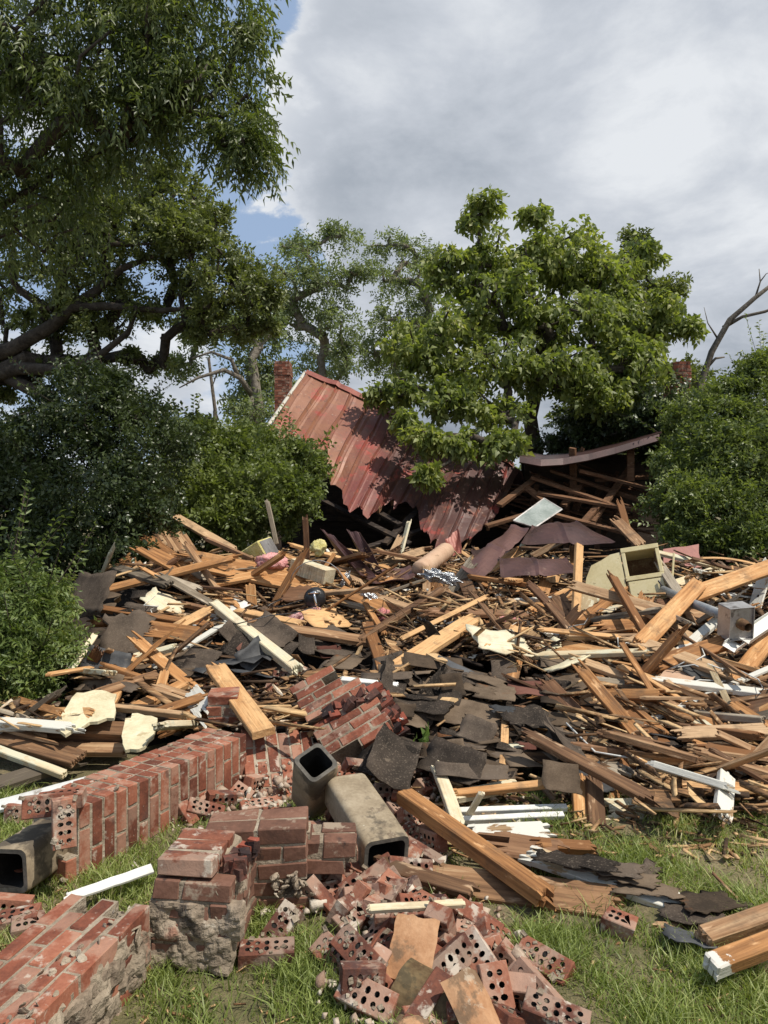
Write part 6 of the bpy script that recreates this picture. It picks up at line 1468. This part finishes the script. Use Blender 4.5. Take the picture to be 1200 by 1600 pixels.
# green weed poking out beside the bricks
root = empty('weed_plant', HIT(655, 1180, .03), 'broad-leaved green weed growing between the tilted chunk and black shingles', 'plant')
V, Fc = leaves(np.array([[0, 0, 0.02]] * 7) + rng.normal(0, .03, (7, 3)), nrmz(rng.normal(size=(7, 3)) * [1, 1, .2] + [0.3, -.3, .7]), 4, .10, .13, .05, .2, True)
add('leaves', np_mesh('leaves', V, Fc), M['weed'], root)

# ------------------------------------------------------------------ chimneys
def chimney(label, u, y, v_top, v_bot, wpx, depth=.6, cap=True):
    w_ = wpx / F * y; top = P(u, v_top, y); ht = top.z; root = empty('brick_chimney', (top.x, y, 0), label, 'chimney'); mb = MB(); n = int(ht / .075); rd = random.Random(int(u))
    for k in range(n):
        z = (k + .5) * .075; ex = .03 if (cap and n - 5 <= k < n - 2) else 0
        if (z / ht) < .1: continue
        for (ax_, L_) in (('x', w_ + ex), ('y', depth + ex)):
            m_ = max(2, int(L_ / .21)); sg = L_ / m_
            for s_ in (-1, 1):
                for i in range(m_ + 1):
                    a = -L_ / 2 + (i - .5 * (k % 2)) * sg; a0, a1 = max(a, -L_ / 2), min(a + sg - .01, L_ / 2)
                    if a1 - a0 < .03: continue
                    c_ = (a0 + a1) / 2; other = (depth + ex) / 2 - .045 if ax_ == 'x' else (w_ + ex) / 2 - .045
                    pos = (c_, s_ * other, z) if ax_ == 'x' else (s_ * other, c_, z); dm = (a1 - a0, .09, .064) if ax_ == 'x' else (.088, a1 - a0, .064)
                    mb.box(pos, dm, jit=.004)
    mb.build('bricks', M['brick'], root); mo = MB(); mo.box((0, 0, ht / 2 - .03), (w_ - .012, depth - .012, ht - .07)); mo.build('mortar', M['mortar'], root)
    return root
chimney('slim red brick chimney standing behind the left end of the roof', 443, 20, 564, 700, 23)
chimney('brick chimney wrapped in leafy vines behind the right side', 1057, 16, 566, 720, 26)

# ------------------------------------------------------------------ grass
def blades(n, seed, ymax=6.2):
    r = np.random.default_rng(seed); u = np.where(r.random(n * 2) < .8, r.uniform(-30, 1230, n * 2), r.uniform(-500, 1800, n * 2)); yy = 1.9 + (ymax - 1.9) * r.random(n * 2) ** 1.15; x = (u - 600) / F * yy
    dens = np.sin(x * 5.3 + 1.7) * np.sin(yy * 6.1) * .5 + np.sin(x * 13 + yy * 7) * .3 + .52
    keep = (r.random(n * 2) < np.clip(dens, .08, 1)) & (H(x, yy) < .035)
    # bare trampled strip beside the beams
    v = 800 + F * CAMH / yy; keep &= ~((u > 740) & (u < 1080) & (v > 1405) & (v < 1450) & (r.random(n * 2) < .8)); keep &= ~((u > 480) & (u < 860) & (v > 1160) & (v < 1600) & (np.abs(u - 670) < 130) & (r.random(n * 2) < .75))
    x, yy = x[keep][:n], yy[keep][:n]; N = len(x); cl = .55 + .45 * np.sin(x * 9.3) * np.sin(yy * 8.2 + 2); h = r.uniform(.016, .064, N) * (.55 + cl) ; w_ = r.uniform(.0014, .0036, N)
    lean = r.normal(0, .55, (N, 2)); an = r.uniform(0, math.pi, N); sd = np.stack([np.cos(an), np.sin(an), np.zeros(N)], 1); b = np.stack([x, yy, np.zeros(N) - .004], 1); V = []
    for f, wf in ((0, 1), (.45, .85), (.8, .5)):
        c_ = b + np.stack([lean[:, 0] * h * f ** 1.8, lean[:, 1] * h * f ** 1.8, h * f * (1 - .15 * f)], 1)
        V += [c_ - sd * (w_ * wf)[:, None], c_ + sd * (w_ * wf)[:, None]]
    V.append(b + np.stack([lean[:, 0] * h * 1.15, lean[:, 1] * h * 1.15, h * .92], 1)); V = np.stack(V, 1).reshape(-1, 3); i = np.arange(N)[:, None] * 7
    Fc = np.concatenate([i + [0, 1, 3], i + [0, 3, 2], i + [2, 3, 5], i + [2, 5, 4], i + [4, 5, 6]], 0); return V, Fc
V, Fc = blades(118000, 3)
tag(add('grass', np_mesh('grass', V, Fc), M['grass']), 'rough green lawn grass in front of the debris', 'grass', kind='stuff')
ORD = ['leftmost', 'second from left', 'third from left', 'fourth from left', 'fifth from left', 'sixth from left', 'seventh from left', 'eighth from left', 'ninth from left', 'tenth from left', 'eleventh from left', 'twelfth from left']
bpy.context.view_layer.update()
same = {}
for o in SC.objects:
    if o.parent is None and o.get('label') and not o.get('kind'): same.setdefault(o['label'], []).append(o)
for lab, os_ in same.items():
    if len(os_) > 1:
        os_.sort(key=lambda q: q.matrix_world.translation.x / max(.5, q.matrix_world.translation.y))
        for i, q in enumerate(os_): q['label'] = lab + ', ' + (ORD[i] if i < len(ORD) else 'towards the right')
print('objects', len(bpy.data.objects), 'bricks', nb, 'planks', npk)
